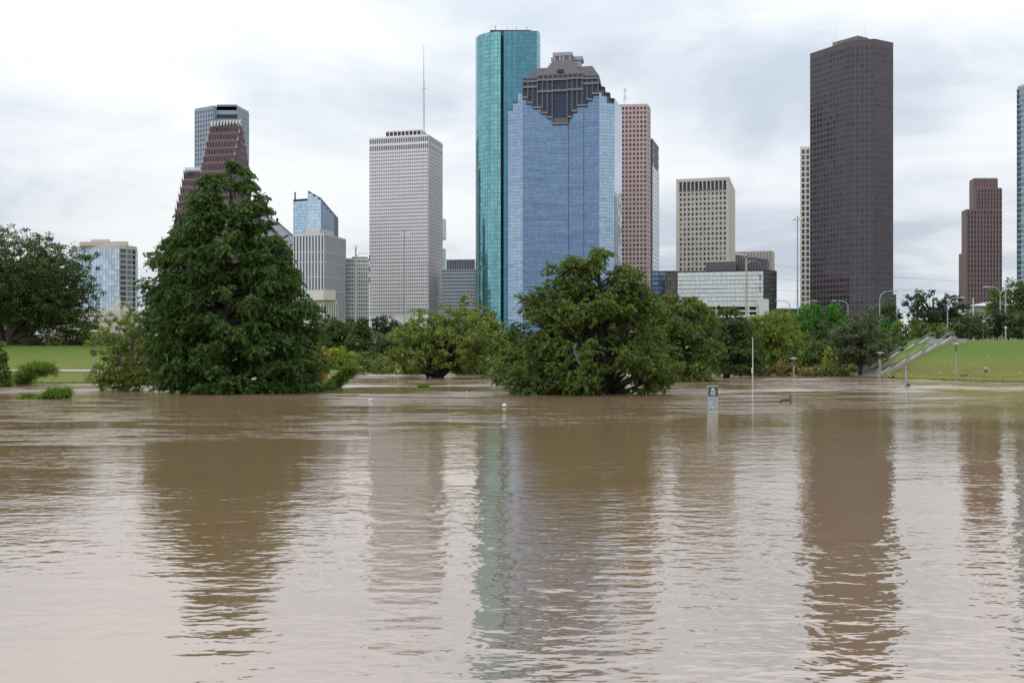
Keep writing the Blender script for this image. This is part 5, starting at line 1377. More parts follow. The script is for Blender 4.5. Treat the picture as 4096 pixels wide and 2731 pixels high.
# brown flood-stained bushes and reeds at the far right shore
for i, (lab, Y, pr, lk, sd) in enumerate([
    ('dry brown bush leaning beside the lamp post at the far shore', 180, [(1504, 3108, 3210), (1470, 3110, 3200), (1432, 3118, 3165)], 'brown', 161),
    ('dry brown low bush right of the shore lamp post', 178, [(1506, 3195, 3300), (1480, 3195, 3300), (1462, 3210, 3285)], 'brown', 162),
    ('yellow-brown bush behind the white pole', 182, [(1508, 3005, 3085), (1470, 3010, 3085), (1438, 3030, 3070)], 'brown', 163),
    ('low rusty bush left of the white pole', 184, [(1508, 2920, 3005), (1485, 2925, 3000), (1475, 2940, 2985)], 'brown', 164),
    ('soft green reeds between brown bushes and grey-green tree', 176, [(1507, 3285, 3400), (1475, 3290, 3400), (1458, 3310, 3380)], 'reed', 165),
    ('soft green shrub at the foot of the stairs behind the tree trunk', 180, [(1505, 3390, 3490), (1460, 3400, 3500), (1430, 3420, 3490)], 'mid', 166),
    ('tall weeds left of the stair flight', 184, [(1490, 3470, 3540), (1440, 3490, 3570), (1415, 3510, 3560)], 'willow', 167),
    ('dark low brush under the sycamore on its right', 188, [(1508, 1800, 1960), (1480, 1800, 1960), (1455, 1830, 1930)], 'oak', 168),
    ('low brush under the sycamore on its left', 192, [(1500, 1590, 1700), (1480, 1590, 1700), (1462, 1610, 1680)], 'mid', 169),
    ('low dark brush at the waterline behind the olive cypress', 186, [(1508, 2690, 2900), (1490, 2690, 2900), (1470, 2720, 2870)], 'oak', 170),
    ('low green brush at the waterline below the willow', 190, [(1502, 3010, 3130), (1480, 3010, 3130), (1460, 3030, 3100)], 'mid', 171),
    ('low brush at the far shore behind the spreading cypress', 196, [(1500, 2100, 2420), (1480, 2110, 2420), (1465, 2150, 2380)], 'mid', 172),
    ('low brush at the far shore right of the spreading cypress', 194, [(1502, 2430, 2660), (1480, 2440, 2650), (1466, 2470, 2620)], 'oak', 173),
    ('low brush at the far shore left of the spreading cypress', 193, [(1501, 1960, 2100), (1478, 1965, 2100), (1460, 1990, 2080)], 'mid', 174),
    ]):
    tree('bush', lab, Y, pr, (pr[0][1] + pr[0][2]) / 2, 1503, lk, 'broad', sd, 1.2, boughs=30, tuft=0.5, tr=0.05, cat='bush', group='bushes along the far shore', fork=0.1, stems=3)

# bent cypress tops pressed down by the current: curved stems with combed fronds
def bent_top(label, spine, Y, width, seed, n=26, leafk='fern', fl=0.85):
    rng = np.random.default_rng(seed)
    pts = np.array([list(P(x, y, Y)) for x, y in spine])
    root = thing('bent_branch', label, 'branch', (pts[0][0], Y, 0.0), 'bent cypress tops in the current')
    tt = np.linspace(0, 1, len(pts)); t = rng.random(n * 6) ** 0.8
    c = np.stack([np.interp(t, tt, pts[:, k]) for k in range(3)], 1)
    c += rng.normal(size=c.shape) * np.array([0.35, 0.7, 0.22]) * width
    c[:, 2] = np.maximum(c[:, 2], 0.06)
    MB().tube([tuple(p) for p in pts], list(np.linspace(0.09, 0.02, len(pts))), 5).build('stem', bark, root)
    g = leaves('fronds', c, np.full(len(c), 0.42 * width), 34, 0.08 * fl, fl, 0.35, LEAF[leafk], root, rng, 0.6, 'spray', 0.5)
    return root
bent_top('bright green bent cypress top at the waterline below the left path', [(60, 1541), (95, 1505), (130, 1478), (165, 1465), (188, 1478)], 134, 1.35, 3, 34)
bent_top('small bright green branch tip in the water at lower left', [(140, 1602), (175, 1588), (205, 1572), (232, 1568), (256, 1566)], 96, 0.62, 4, 14)
bent_top('flat green branch tip lying on the water at lower left', [(90, 1603), (105, 1597), (120, 1596), (132, 1600)], 97, 0.4, 5, 8)
bent_top('bright green bent cypress top right of the tall cypress', [(1300, 1560), (1330, 1538), (1365, 1510), (1390, 1482), (1412, 1470)], 119, 0.9, 6, 30)
bent_top('low leafy branch in the water at the foot of the tall cypress', [(1190, 1566), (1225, 1556), (1260, 1552), (1285, 1558)], 113, 0.6, 7, 14, 'cypress_dark')
bent_top('flat green mat of leaves floating in mid channel', [(1670, 1551), (1685, 1549), (1700, 1549), (1712, 1551)], 125, 0.35, 8, 6)
# ------------------------------------------------------------------ street furniture and small things
steel = surf('galvanised_steel', (0.36, 0.38, 0.41), 0.45, 0.1, 1.0, metal=0.6)
steel_d = surf('dark_steel', (0.10, 0.115, 0.13), 0.5, 0.1, 1.0, metal=0.4)
pole_conc = surf('pole_concrete', (0.36, 0.32, 0.30), 0.85, 0.12, 1.0, stretch=(1, 1, 0.4), fine=8)
lamp_white = surf('lamp_lens', (0.72, 0.72, 0.70), 0.4, 0.05)
def park_lamp(label, x, ytop, Y, zb=None):
    X = PX(x, Y); z0 = (GZ(X, Y) if zb is None else zb) - 0.1; zt = PZ(ytop, Y)
    o = thing('park_lamp', label, 'lamp post', (X, Y, z0), 'disc-topped park lamps'); h = zt - z0
    MB().tube([(X, Y, z0), (X, Y, z0 + h * 0.72)], [0.20, 0.15], 8).build('post', pole_conc, o)
    MB().tube([(X, Y, z0 + h * 0.72), (X, Y, zt - 0.25)], [0.11, 0.10], 8).build('neck', steel_d, o)
    MB().lathe((X, Y, zt - 0.22), [(0.12, -0.28), (0.22, -0.1), (0.2, 0.02)], 10).build('lantern', lamp_white, o)
    MB().lathe((X, Y, zt - 0.2), [(0.72, 0.0), (0.70, 0.06), (0.18, 0.2), (0.05, 0.24)], 16).build('hat', steel, o)
park_lamp('disc-topped lamp post on the left bank beside the path', 378, 1320, 150)
park_lamp('disc-topped lamp post standing in water among brown bushes', 3175, 1430, 173)
park_lamp('disc-topped lamp post in front of the foot of the stairs', 3520, 1407, 167)
park_lamp('disc-topped lamp post on the lawn left of the woman', 3824, 1371, 163.4)
park_lamp('disc-topped lamp post on top of the hill by the dark bin', 3931, 1283, 198)

def street_light(label, x, Y, ybend, ends):
    X = PX(x, Y); z0 = GZ(X, Y) - 0.2
    o = thing('street_light', label, 'street light', (X, Y, z0), 'curved-arm street lights')
    zb = PZ(ybend, Y)
    MB().tube([(X, Y, z0), (X, Y, zb)], [0.17, 0.12], 8).build('pole', steel, o)
    for (xe, ye) in ends:
        Xe, Ze = PX(xe, Y), PZ(ye, Y); w, h = Xe - X, Ze - zb
        pts = [(X + w * 0.62 * (1 - math.cos(t)), Y, zb + h * math.sin(t)) for t in np.linspace(0, math.pi / 2, 9)] + [(Xe, Y, Ze + 0.02)]
        MB().tube(pts, [0.12] * 5 + [0.10] * 4 + [0.07], 6).build('arm', steel, o)
        sgn = 1 if w > 0 else -1
        MB().tube([(Xe - sgn * 0.1, Y, Ze), (Xe + sgn * 0.5, Y, Ze + 0.02), (Xe + sgn * 1.3, Y, Ze - 0.02)], [0.10, 0.2, 0.08], 6).build('lamp_head', surf('lamp_head_grey', (0.42, 0.44, 0.46), 0.5, 0.05), o)
street_light('curved-arm street light in front of the dark tower foot', 3519, 240, 1200, [(3572, 1165)])
street_light('curved-arm street light in front of the spreading oak', 3790, 222, 1232, [(3838, 1191)])
street_light('two-armed street light right of the maroon tower', 4001, 206, 1185, [(3955, 1148), (4050, 1152)])
street_light('tallest curved-arm street light at the right edge', 4022, 204, 1165, [(4085, 1119)])
street_light('street light whose head shows over the bright green tree, left one', 3215, 260, 1225, [(3250, 1203)])
street_light('street light whose head shows over the bright green tree, right one', 3392, 260, 1225, [(3345, 1204)])
street_light('street light head floating beside the wide glass block', 3158, 300, 1222, [(3118, 1203)])
street_light('curved-arm street light in front of the parking deck', 3035, 310, 1240, [(2992, 1206)])
def thin_pole(name, label, x, Y, ytop, r0, r1, mat, cat='pole', zb=None, base=None):
    X = PX(x, Y); z0 = (GZ(X, Y) - 0.2 if zb is None else zb)
    o = thing(name, label, cat, (X, Y, z0))
    MB().tube([(X, Y, z0), (X, Y, PZ(ytop, Y))], [r0, r1], 8).build('pole', mat, o)
    return o, X, PZ(ytop, Y)
def high_mast(label, x, Y, ytop):
    o, X, zt = thin_pole('high_mast_light', label, x, Y, ytop + 6, 0.42, 0.24, steel, 'mast light')
    tag(o, group='high mast highway lights')
    MB().tube([(X, Y, zt - 0.2), (X, Y, zt + 0.9)], [0.3, 0.2], 8).build('mast_head', steel_d, o)
    ring = MB(); n = 16
    ring.tube([(X + 1.7 * math.cos(2 * math.pi * k / n), Y + 1.7 * math.sin(2 * math.pi * k / n), zt) for k in range(n + 1)], 0.1, 4, cap=False)
    for k in range(4):
        a = k * math.pi / 2; ring.tube([(X, Y, zt), (X + 1.7 * math.cos(a), Y + 1.7 * math.sin(a), zt)], 0.07, 4)
    ring.build('ring', steel, o)
    for k in range(8):
        a = 2 * math.pi * (k + .5) / 8
        MB().lathe((X + 1.75 * math.cos(a), Y + 1.75 * math.sin(a), zt - 0.15), [(0.22, -0.55), (0.42, -0.45), (0.3, 0.15), (0.1, 0.3)], 8).build('floodlight', lamp_white, o)
high_mast('high mast light with ring of lamps before the tall white tower', 1618, 420, 926)
high_mast('high mast light with ring of lamps left of the dark brown tower', 3190, 420, 868)
wood_pole = surf('weathered_pole', (0.42, 0.38, 0.33), 0.85, 0.1, 1.0)
def utility_pole(label, x, Y, ytop, arms, right=1):
    o, X, zt = thin_pole('utility_pole', label, x, Y, ytop, 0.42, 0.26, wood_pole)
    tag(o, group='tall concrete utility poles')
    for ya in arms:
        z = PZ(ya, Y)
        MB().tube([(X, Y, z), (X + right * 1.4, Y, z + 1.0), (X + right * 3.4, Y, z + 0.9), (X + right * 4.6, Y, z + 0.3)], [0.13, 0.12, 0.1, 0.08], 6).build('bracket', steel, o)
        MB().lathe((X + right * 4.6, Y, z - 1.5), [(0.1, 0), (0.25, 0.3), (0.15, 0.8), (0.25, 1.3), (0.1, 1.8)], 6).build('insulator', steel_d, o)
    MB().tube([(X - 1.0, Y, zt), (X, Y, zt + 0.9), (X + 1.0, Y, zt)], 0.08, 5).build('cap_bracket', steel, o)
utility_pole('tall pale utility pole in front of the white grid block', 1423, 330, 986, [1025, 1070, 1112], 1)
utility_pole('tall pale utility pole in front of the wide glass block', 2985, 330, 1032, [1055, 1102, 1148], 1)
wire_m = surf('power_wire', (0.16, 0.16, 0.17), 0.6, 0.1)
for lab, ys in (('top power wire crossing the whole skyline', (1066, 1044, 1052, 1140)), ('middle power wire crossing the whole skyline', (1120, 1092, 1104, 1180)), ('lowest power wire crossing the whole skyline', (1160, 1132, 1150, 1205))):
    xs = (-300, 1423 + 40, 2985 + 40, 4400); pts = []
    for k in range(3):
        for j in range(12):
            t = j / 12
            pts.append(P(xs[k] + (xs[k + 1] - xs[k]) * t, ys[k] + (ys[k + 1] - ys[k]) * t + 4 * 22 * t * (1 - t), 330))
    pts.append(P(xs[3], ys[3], 330))
    MB().tube(pts, 0.035, 4).build('power_wire', wire_m, label=lab, cat='wire', group='power wires')
# poles in the water
white_paint = surf('white_paint', (0.72, 0.70, 0.66), 0.5, 0.08, 2.0)
o, X, zt = thin_pole('white_pole', 'slim white pole standing in the water before the dark cypress', 3011, 150, 1353, 0.085, 0.06, white_paint, zb=-0.6)
MB().lathe((X, 150, zt), [(0.03, 0), (0.1, 0.06), (0.1, 0.14), (0.03, 0.2)], 8).build('ball', surf('gold_ball', (0.45, 0.33, 0.12), 0.4, 0.1, metal=0.5), o)
MB().box((X - 0.1, 149.93, PZ(1482, 150)), 0.22, 0.16, 0.8).build('cleat_box', white_paint, o)
o, X, zt = thin_pole('steel_post', 'square grey steel post rising from the water off the lawn', 3624, 126.5, 1464, 0.13, 0.13, steel, 'post', zb=-0.6)
MB().box((X + 0.3, 126.4, 0.28), 0.34, 0.2, 0.42).build('bracket', steel_d, o)
MB().box((X + 0.16, 126.4, zt - 0.35), 0.18, 0.12, 0.22).build('hook', steel_d, o)
o, X, zt = thin_pole('marker_post', 'short dark marker post in the water right of the park sign', 3162, 88, 1582, 0.10, 0.10, steel_d, 'post', zb=-0.6)
MB().tube([(X, 88, zt - 0.02), (X, 88, zt + 0.05)], [0.12, 0.1], 8).build('cap', steel_d, o)
bent_top('thin leafy twig snagged beside the dark marker post', [(3120, 1606), (3135, 1597), (3150, 1600)], 88.5, 0.16, 12, 2, 'mid', 0.22)
thin_pole('white_pole', 'plain white pole against the maroon tower', 3893, 215, 1192, 0.13, 0.11, white_paint)
# bollard light on the hill
o, X, zt = thin_pole('bollard_light', 'short pale bollard light below the tallest street light', 4023, 197, 1314, 0.15, 0.13, surf('bollard_grey', (0.45, 0.46, 0.47), 0.6, 0.05), 'bollard')
MB().lathe((X, 197, zt - 0.1), [(0.2, 0), (0.24, 0.3), (0.16, 0.5)], 8).build('lantern', lamp_white, o)

# ------------------------------------------------------------------ the park sign in the water
def text_mesh(body, size, align='RIGHT', bold=0.0, shear=0.0):
    cu = bpy.data.curves.new('lettering', 'FONT'); cu.body = body; cu.size = size; cu.align_x = align; cu.offset = bold; cu.shear = shear; cu.resolution_u = 2
    cu.extrude = 0.002
    tmp = bpy.data.objects.new('lettering', cu); COL.objects.link(tmp)
    dg = bpy.context.evaluated_depsgraph_get()
    me = bpy.data.meshes.new_from_object(tmp.evaluated_get(dg))
    bpy.data.objects.remove(tmp, do_unlink=True)
    return me
YS = FOCAL * EYE / 250.0
SW, SX0 = PX(2872, YS) - PX(2834, YS), PX(2834, YS)
sg = thing('park_sign', 'upright grey park sign panel with dark header half sunk in the water', 'sign', (SX0 + SW / 2, YS, 0))
sign_w = surf('sign_pale_grey', (0.50, 0.53, 0.56), 0.5, 0.05, 1.0); sign_d = surf('sign_charcoal', (0.055, 0.07, 0.085), 0.5, 0.05, 1.0); sign_t = surf('sign_grey_print', (0.16, 0.18, 0.20), 0.6, 0.05)
ZT = PZ(1543, YS)
MB().box((SX0 + SW / 2 - 0.0, YS + 0.11, (ZT - 0.8) / 2), SW, 0.16, ZT + 0.8).build('panel', sign_w, sg)
MB().box((SX0 - 0.045, YS + 0.13, (ZT - 0.8) / 2 + 0.02), 0.07, 0.24, ZT + 0.84).build('edge_rail', steel, sg)
zh0, zh1 = PZ(1585.5, YS), PZ(1546.5, YS)
MB().box((SX0 + SW / 2, YS + 0.026, (zh0 + zh1) / 2), SW - 0.004, 0.012, zh1 - zh0).build('header', sign_d, sg)
hdr = sg
def sign_text(body, xr, y, hpx, mat, align='RIGHT', bold=0.0, shear=0.0, width=None):
    size = hpx * YS / FOCAL / 0.70
    me = text_mesh(body, size, align, bold, shear); me.materials.append(mat)
    o = bpy.data.objects.new('lettering', me); COL.objects.link(o); o.parent = sg
    p = Vector((PX(xr, YS), YS + 0.017, PZ(y, YS))) - Vector(sg.location)
    o.location = p; o.rotation_euler = (R(90), 0, 0)
    if width:
        xs_ = [v.co.x for v in me.vertices]; w = max(xs_) - min(xs_); o.scale.x = width * YS / FOCAL / w
for body, y, h in (('BUFFALO', 1568, 3.6), ('BAYOU', 1574.2, 4.2), ('PARK', 1580.6, 4.6)):
    sign_text(body, 2852.5, y, h, white_paint, 'CENTER', 0.006, width=21)
buf = [(0.0, .1), (.05, .55), (.18, .85), (.4, 1.0), (.62, .9), (.85, .72), (.95, .5), (1.0, .1), (.9, 0), (.86, .25), (.76, .05), (.68, .25), (.5, .12), (.36, 0), (.3, .25), (.2, .0), (.12, .15)]
bw, bh, bx0, by0 = 15 * YS / FOCAL, 8.5 * YS / FOCAL, PX(2845, YS), PZ(1560.3, YS)
mb = MB(); nb_ = len(buf)
mb.add([(bx0 + u * bw, YS + d, by0 + v * bh) for d in (0.016, 0.021) for u, v in buf], [tuple(range(nb_)), tuple(range(nb_, 2 * nb_))[::-1]] + [(i, nb_ + i, nb_ + (i + 1) % nb_, (i + 1) % nb_) for i in range(nb_)])
mb.build('emblem', white_paint, sg)
mb = MB(); wave = [P(2842 + k * 1.3, 1561.8 + 0.7 * math.sin(k * 1.5), YS + 0.016) for k in range(17)]
mb.tube(wave, 0.012, 4); mb.build('emblem_wave', white_paint, sg)
for body, y, h, sh in (('BUD LIGHT', 1594.2, 4.0, 0), ('AMPHITHEATER', 1600, 4.0, 0), ('NO DOGS', 1606, 2.8, .25), ('PLEASE KEEP', 1611.2, 2.8, .25), ('OFF LAWN', 1617, 2.8, .25), ('SABINE', 1635, 3.4, 0), ('PROMENADE', 1640.2, 3.4, 0)):
    sign_text(body, 2868.8, y, h, sign_t, 'RIGHT', 0.0, sh)
MB().box((PX(2852, YS), YS + 0.024, PZ(1620, YS)), 33 * YS / FOCAL, 0.008, 0.012).build('rule', sign_t, sg)
MB().tube([P(2868, 1623.5, YS + .02), P(2863.5, 1628.3, YS + .02)], 0.011, 4).tube([P(2863.3, 1624.5, YS + .02), P(2863.3, 1628.5, YS + .02), P(2867.5, 1628.5, YS + .02)], 0.011, 4).build('arrow', sign_d, sg)
MB().box((PX(2843.4, YS), YS + 0.024, PZ(1635.8, YS)), 8 * YS / FOCAL, 0.008, 8 * YS / FOCAL).build('pictogram_tile', sign_d, sg)
mb = MB()
for seg in ([(2844, 1632), (2843, 1636)], [(2843, 1636), (2840.8, 1639)], [(2843, 1636), (2845.5, 1639)], [(2844, 1633.5), (2846, 1635.5)], [(2844, 1633), (2841.5, 1634.5)]):
    mb.tube([P(a, b_, YS + 0.0155) for a, b_ in seg], 0.011, 4)
mb.build('pictogram_walker', white_paint, sg)

# ------------------------------------------------------------------ stairs up the right bank
stair_c = surf('stair_concrete', (0.34, 0.315, 0.29), 0.85, 0.14, 0.8, fine=5)
stair_l = surf('stair_coping', (0.42, 0.385, 0.335), 0.85, 0.08, 0.8, fine=5)
S0 = Vector((61.6, 168.2, 0.05)); S1 = Vector((79.3, 180.2, 6.75))
run = Vector((S1.x - S0.x, S1.y - S0.y)); RL = run.length; sd_ = run / RL; sw_ = Vector((-sd_.y, sd_.x)); SWD = 4.0
st = thing('staircase', 'concrete staircase with landings and steel rails climbing the grassy bank', 'stairs', tuple(S0))
NF = 5; land = 1.25; fl_run = (RL - land * (NF - 1)) / NF; fl_rise = (S1.z - S0.z) / NF; NS = 8
prof_s = []                                                   # (distance, height) along the cheek walls
d0, z0 = 0.0, S0.z
sd3, sw3 = Vector((sd_.x, sd_.y, 0)), Vector((sw_.x, sw_.y, 0))
def spt(d, off, z): return Vector((S0.x + sd_.x * d + sw_.x * off, S0.y + sd_.y * d + sw_.y * off, z))
step_mesh = {}
for f in range(NF):
    prof_s += [(d0, z0), (d0 + fl_run, z0 + fl_rise)]
    for k in range(NS):
        a, h = d0 + fl_run * k / NS, fl_rise / NS
        MB().obox(spt(a + fl_run / NS * 0.75, SWD / 2, z0 + h * (k + 1) - 0.3 - 0.002 * (k % 2)), sd3, sw3, fl_run / NS * 1.5, SWD - 0.02, 0.6).build('step', stair_c, st)
    d0 += fl_run; z0 += fl_rise
    if f < NF - 1:
        MB().obox(spt(d0 + land / 2 + 0.05, SWD / 2, z0 - 0.31), sd3, sw3, land + 0.1, SWD - 0.03, 0.6).build('landing', stair_c, st)
        d0 += land
prof_s.append((RL + 1.4, S1.z))
for off, nm in ((-0.25, 'cheek_wall'), (SWD + 0.25, 'cheek_wall')):
    mb = MB(); cop = MB()
    for (a, za), (c, zc) in zip(prof_s[:-1], prof_s[1:]):
        vs = [spt(a, off - .2, za - 1.6), spt(c, off - .2, zc - 1.6), spt(c, off - .2, zc + .30), spt(a, off - .2, za + .30), spt(a, off + .2, za - 1.6), spt(c, off + .2, zc - 1.6), spt(c, off + .2, zc + .30), spt(a, off + .2, za + .30)]
        mb.add(vs, [(0, 1, 2, 3), (7, 6, 5, 4), (3, 2, 6, 7), (0, 4, 5, 1), (0, 3, 7, 4), (1, 5, 6, 2)])
        if True:
            vs = [spt(a, off - .17, za + .30), spt(c, off - .17, zc + .30), spt(c, off - .17, zc + .42), spt(a, off - .17, za + .42), spt(a, off + .17, za + .30), spt(c, off + .17, zc + .30), spt(c, off + .17, zc + .42), spt(a, off + .17, za + .42)]
            cop.add(vs, [(0, 1, 2, 3), (7, 6, 5, 4), (3, 2, 6, 7), (0, 4, 5, 1), (0, 3, 7, 4), (1, 5, 6, 2)])
    mb.build(nm, stair_c, st); cop.build('coping', stair_l, st)
    rail = MB()
    for hgt_ in (1.22, 0.95):
        rail.tube([spt(a, off + 0.3 * (1 if off < 0 else -1), z + hgt_) for a, z in prof_s], 0.045, 6)
    rail.build('handrail', steel, st)
    for i_, (a, z) in enumerate(prof_s):
        MB().tube([spt(a + .06, off + 0.3 * (1 if off < 0 else -1), z - 0.1), spt(a + .06, off + 0.3 * (1 if off < 0 else -1), z + 1.2)], 0.035, 5).build('rail_post', steel, st)
MB().obox(spt(RL + 1.2, -1.3, S1.z - 0.75), sd3, sw3, 0.4, 2.2, 1.5).build('top_wall', stair_c, st)

# ------------------------------------------------------------------ people
skin_m = surf('skin', (0.50, 0.30, 0.22), 0.6, 0.05, 5); hair_m = surf('dark_hair', (0.02, 0.015, 0.012), 0.6, 0.1, 5)
def skinned(name, joints, edges, mat, parent, sub=1):
    me = bpy.data.meshes.new(name); me.from_pydata([j[0] for j in joints], edges, [])
    o = bpy.data.objects.new(name, me); COL.objects.link(o); me.materials.append(mat); o.parent = parent
    sk = o.modifiers.new('skin', 'SKIN'); sk.use_smooth_shade = True
    for i, j in enumerate(joints):
        r = j[1]; me.skin_vertices[0].data[i].radius = (r, r) if not hasattr(r, '__len__') else r
        me.skin_vertices[0].data[i].use_root = (i == 0)
    if sub: o.modifiers.new('sub', 'SUBSURF').levels = sub; o.modifiers['sub'].render_levels = sub
    return o
def person(label, loc, rz, top_m, low_m, arms, group=None, long_legs=False, hgt=1.66):
    p = thing('person', label, 'person', loc, group); p.rotation_euler = (0, 0, rz); k = hgt / 1.66; p.scale = (k, k, k)
    J = [((0, 0, .92), (.13, .10)), ((0, 0, 1.12), (.115, .085)), ((0, .01, 1.32), (.15, .095)), ((0, .01, 1.40), (.075, .06)), ((0, 0, 1.46), .05), ((0, -.01, 1.53), (.072, .085)), ((0, -.01, 1.62), (.062, .075))]
    E = [(0, 1), (1, 2), (2, 3), (3, 4), (4, 5), (5, 6)]
    for sx in (-1, 1):
        n = len(J)
        J += [((sx * .09, 0, .84), .085), ((sx * .10, -.01, .48), .058), ((sx * .10, .02, .26), .052), ((sx * .10, .02, .08), .035), ((sx * .11, -.13, .035), .035)]
        E += [(0, n), (n, n + 1), (n + 1, n + 2), (n + 2, n + 3), (n + 3, n + 4)]
        n = len(J); el, ha = arms[0 if sx < 0 else 1]
        J += [((sx * .17, .01, 1.36), .055), (el, .04), (ha, .028)]
        E += [(2, n), (n, n + 1), (n + 1, n + 2)]
        d = (Vector(ha) - Vector(el)).normalized(); s_ = d.cross(Vector((0, 0, 1))).normalized()
        for f, (ln_, sp) in enumerate(((.085, -.03), (.10, -.01), (.095, .01), (.08, .03), (.06, .05))):
            q0 = Vector(ha) + d * .03 + s_ * sp * .8; q1 = q0 + d * ln_ * .55 + Vector((0, 0, -.004)); q2 = q1 + d * ln_ * .4 + Vector((0, 0, -.02))
            m_ = len(J); J += [(tuple(q0), .011), (tuple(q1), .0095), (tuple(q2), .008)]; E += [(n + 2, m_), (m_, m_ + 1), (m_ + 1, m_ + 2)]
    skinned('body', J, E, skin_m, p)
    T = [((0, 0, .96), (.155, .125)), ((0, 0, 1.12), (.14, .11)), ((0, .01, 1.30), (.175, .12)), ((0, .01, 1.41), (.09, .075))]; TE = [(0, 1), (1, 2), (2, 3)]
    for sx in (-1, 1):
        n = len(T); el = arms[0 if sx < 0 else 1][0]; sh = Vector((sx * .175, .01, 1.36)); mid = sh + (Vector(el) - sh) * .55
        T += [(tuple(sh), .07), (tuple(mid), .062)]; TE += [(2, n), (n, n + 1)]
    skinned('shirt', T, TE, top_m, p)
    zl = .12 if long_legs else .50
    B = [((0, 0, .95), (.15, .125))]; BE = []
    for sx in (-1, 1):
        n = len(B); B += [((sx * .092, 0, .84), .11), ((sx * .10, -.005, (.84 + zl) / 2), .09), ((sx * .10, 0, zl), .085)]; BE += [(0, n), (n, n + 1), (n + 1, n + 2)]
    skinned('trousers' if long_legs else 'shorts', B, BE, low_m, p)
    Hh = [((0, .025, 1.625), (.10, .105)), ((0, .045, 1.52), (.112, .085)), ((0, .06, 1.38), (.115, .06))]
    skinned('hair', Hh, [(0, 1), (1, 2)], hair_m, p)
    f = MB()
    for sx in (-.028, .028): f.lathe((sx, -.085, 1.565), [(.006, -.008), (.011, 0), (.006, .008)], 6)
    me_o = f.build('eyes', hair_m); me_o.parent = p
    nz = MB().tube([(0, -.085, 1.56), (0, -.108, 1.53), (0, -.085, 1.525)], [.01, .014, .008], 5).build('nose', skin_m); nz.parent = p
    mo = MB().box((0, -.088, 1.50), .04, .008, .009).build('mouth', surf('lips', (.35, .13, .11), .6, .05)); mo.parent = p
    return p
wy_ = 161.8; wx_ = PX(3943, wy_)
person('woman in pale patterned top and black shorts standing on the lawn', (wx_, wy_, GZ(wx_, wy_) - 0.02), R(-25), surf('patterned_top', (.50, .46, .52), .8, .35, 14, fine=30), surf('black_shorts', (.012, .012, .015), .8, .1, 4),
       [((-.24, -.04, 1.13), (-.05, -.20, 1.18)), ((.24, -.04, 1.13), (.06, -.21, 1.22))])
bp_ = spt(RL + 0.5, 1.0, S1.z - 0.02)
person('person in blue shirt standing at the top of the stairs', tuple(bp_), R(20), surf('blue_shirt', (.02, .05, .26), .8, .1, 6), surf('dark_trousers', (.03, .035, .06), .8, .1, 4),
       [((-.23, -.06, 1.12), (-.12, -.24, 1.05)), ((.23, -.06, 1.12), (.12, -.24, 1.05))], long_legs=True, hgt=1.72)

# ------------------------------------------------------------------ pickup, bin, banner, pavilion
black_paint = surf('black_car_paint', (.014, .015, .018), .2, .05, 1.0, spec=.6); tyre = surf('tyre', (.015, .015, .015), .9, .1, 3); car_glass = glass('car_glass', (.10, .12, .14), .4, .05, .1, wave=0)
chrome = surf('chrome', (.55, .56, .58), .25, .05, 2, metal=.9)
TY = 203.5; TX = PX(4012, TY) + .1; TZ = GZ(TX + 2, TY) + .02
tk = thing('pickup_truck', 'dark pickup truck parked on the hill at the right edge', 'truck', (TX + 2.8, TY, TZ))
outl = [(0.0, .55), (.05, .95), (.25, 1.08), (1.55, 1.15), (1.6, 1.15), (3.75, 1.15), (5.6, 1.12), (5.65, .55), (4.95, .45), (4.0, .45), (1.6, .45), (.7, .45)]
n_ = len(outl); mb = MB()
mb.add([(TX + a, TY + d, TZ + z) for d in (-.95, .95) for a, z in outl], [tuple(range(n_)), tuple(range(n_, 2 * n_))[::-1]] + [(i, n_ + i, n_ + (i + 1) % n_, (i + 1) % n_) for i in range(n_)])
mb.build('body', black_paint, tk)
cab = [(1.55, 1.14), (2.15, 1.82), (3.55, 1.86), (3.8, 1.14)]; mb = MB()
mb.add([(TX + a, TY + (d * (.92 if z < 1.3 else .76)), TZ + z) for d in (-1, 1) for a, z in cab], [(0, 1, 2, 3), (7, 6, 5, 4), (0, 4, 5, 1), (1, 5, 6, 2), (2, 6, 7, 3), (3, 7, 4, 0)])
mb.build('cab', black_paint, tk)
for a0, a1 in ((1.85, 2.62), (2.74, 3.6)):
    mb = MB(); mb.add([(TX + a0, TY - .925, TZ + 1.2), (TX + a1, TY - .925, TZ + 1.2), (TX + a1 - (.08 if a1 > 3 else 0), TY - .80, TZ + 1.74), (TX + a0 + (.36 if a0 < 2 else 0), TY - .80, TZ + 1.74)], [(0, 1, 2, 3)]); mb.build('side_window', car_glass, tk)
mb = MB(); mb.add([(TX + 1.60, TY - .86, TZ + 1.2), (TX + 1.60, TY + .86, TZ + 1.2), (TX + 2.10, TY + .72, TZ + 1.78), (TX + 2.10, TY - .72, TZ + 1.78)], [(3, 2, 1, 0)]); mb.build('windscreen', car_glass, tk)
for a in (1.0, 4.5):
    for d in (-.93, .75):
        w_ = MB().tube([(TX + a, TY + d - .02, TZ + .4), (TX + a, TY + d + .22, TZ + .4)], .40, 14).build('wheel', tyre, tk)
        MB().tube([(TX + a, TY + d - .04, TZ + .4), (TX + a, TY + d + .02, TZ + .4)], .24, 10).build('rim', chrome, w_)
for d in (-.7, .7): MB().box((TX + .03, TY + d, TZ + .86), .08, .34, .2).build('headlight', lamp_white, tk)
MB().box((TX + .02, TY, TZ + .86), .06, .9, .28).build('grille', chrome, tk)
MB().box((TX - .03, TY, TZ + .55), .14, 1.8, .2).build('bumper', chrome, tk)
BX, BY = PX(3914, 197), 197; BZ = GZ(BX, BY)
bn = thing('litter_bin', 'black litter bin on the hill beside the lamp post', 'bin', (BX, BY, BZ))
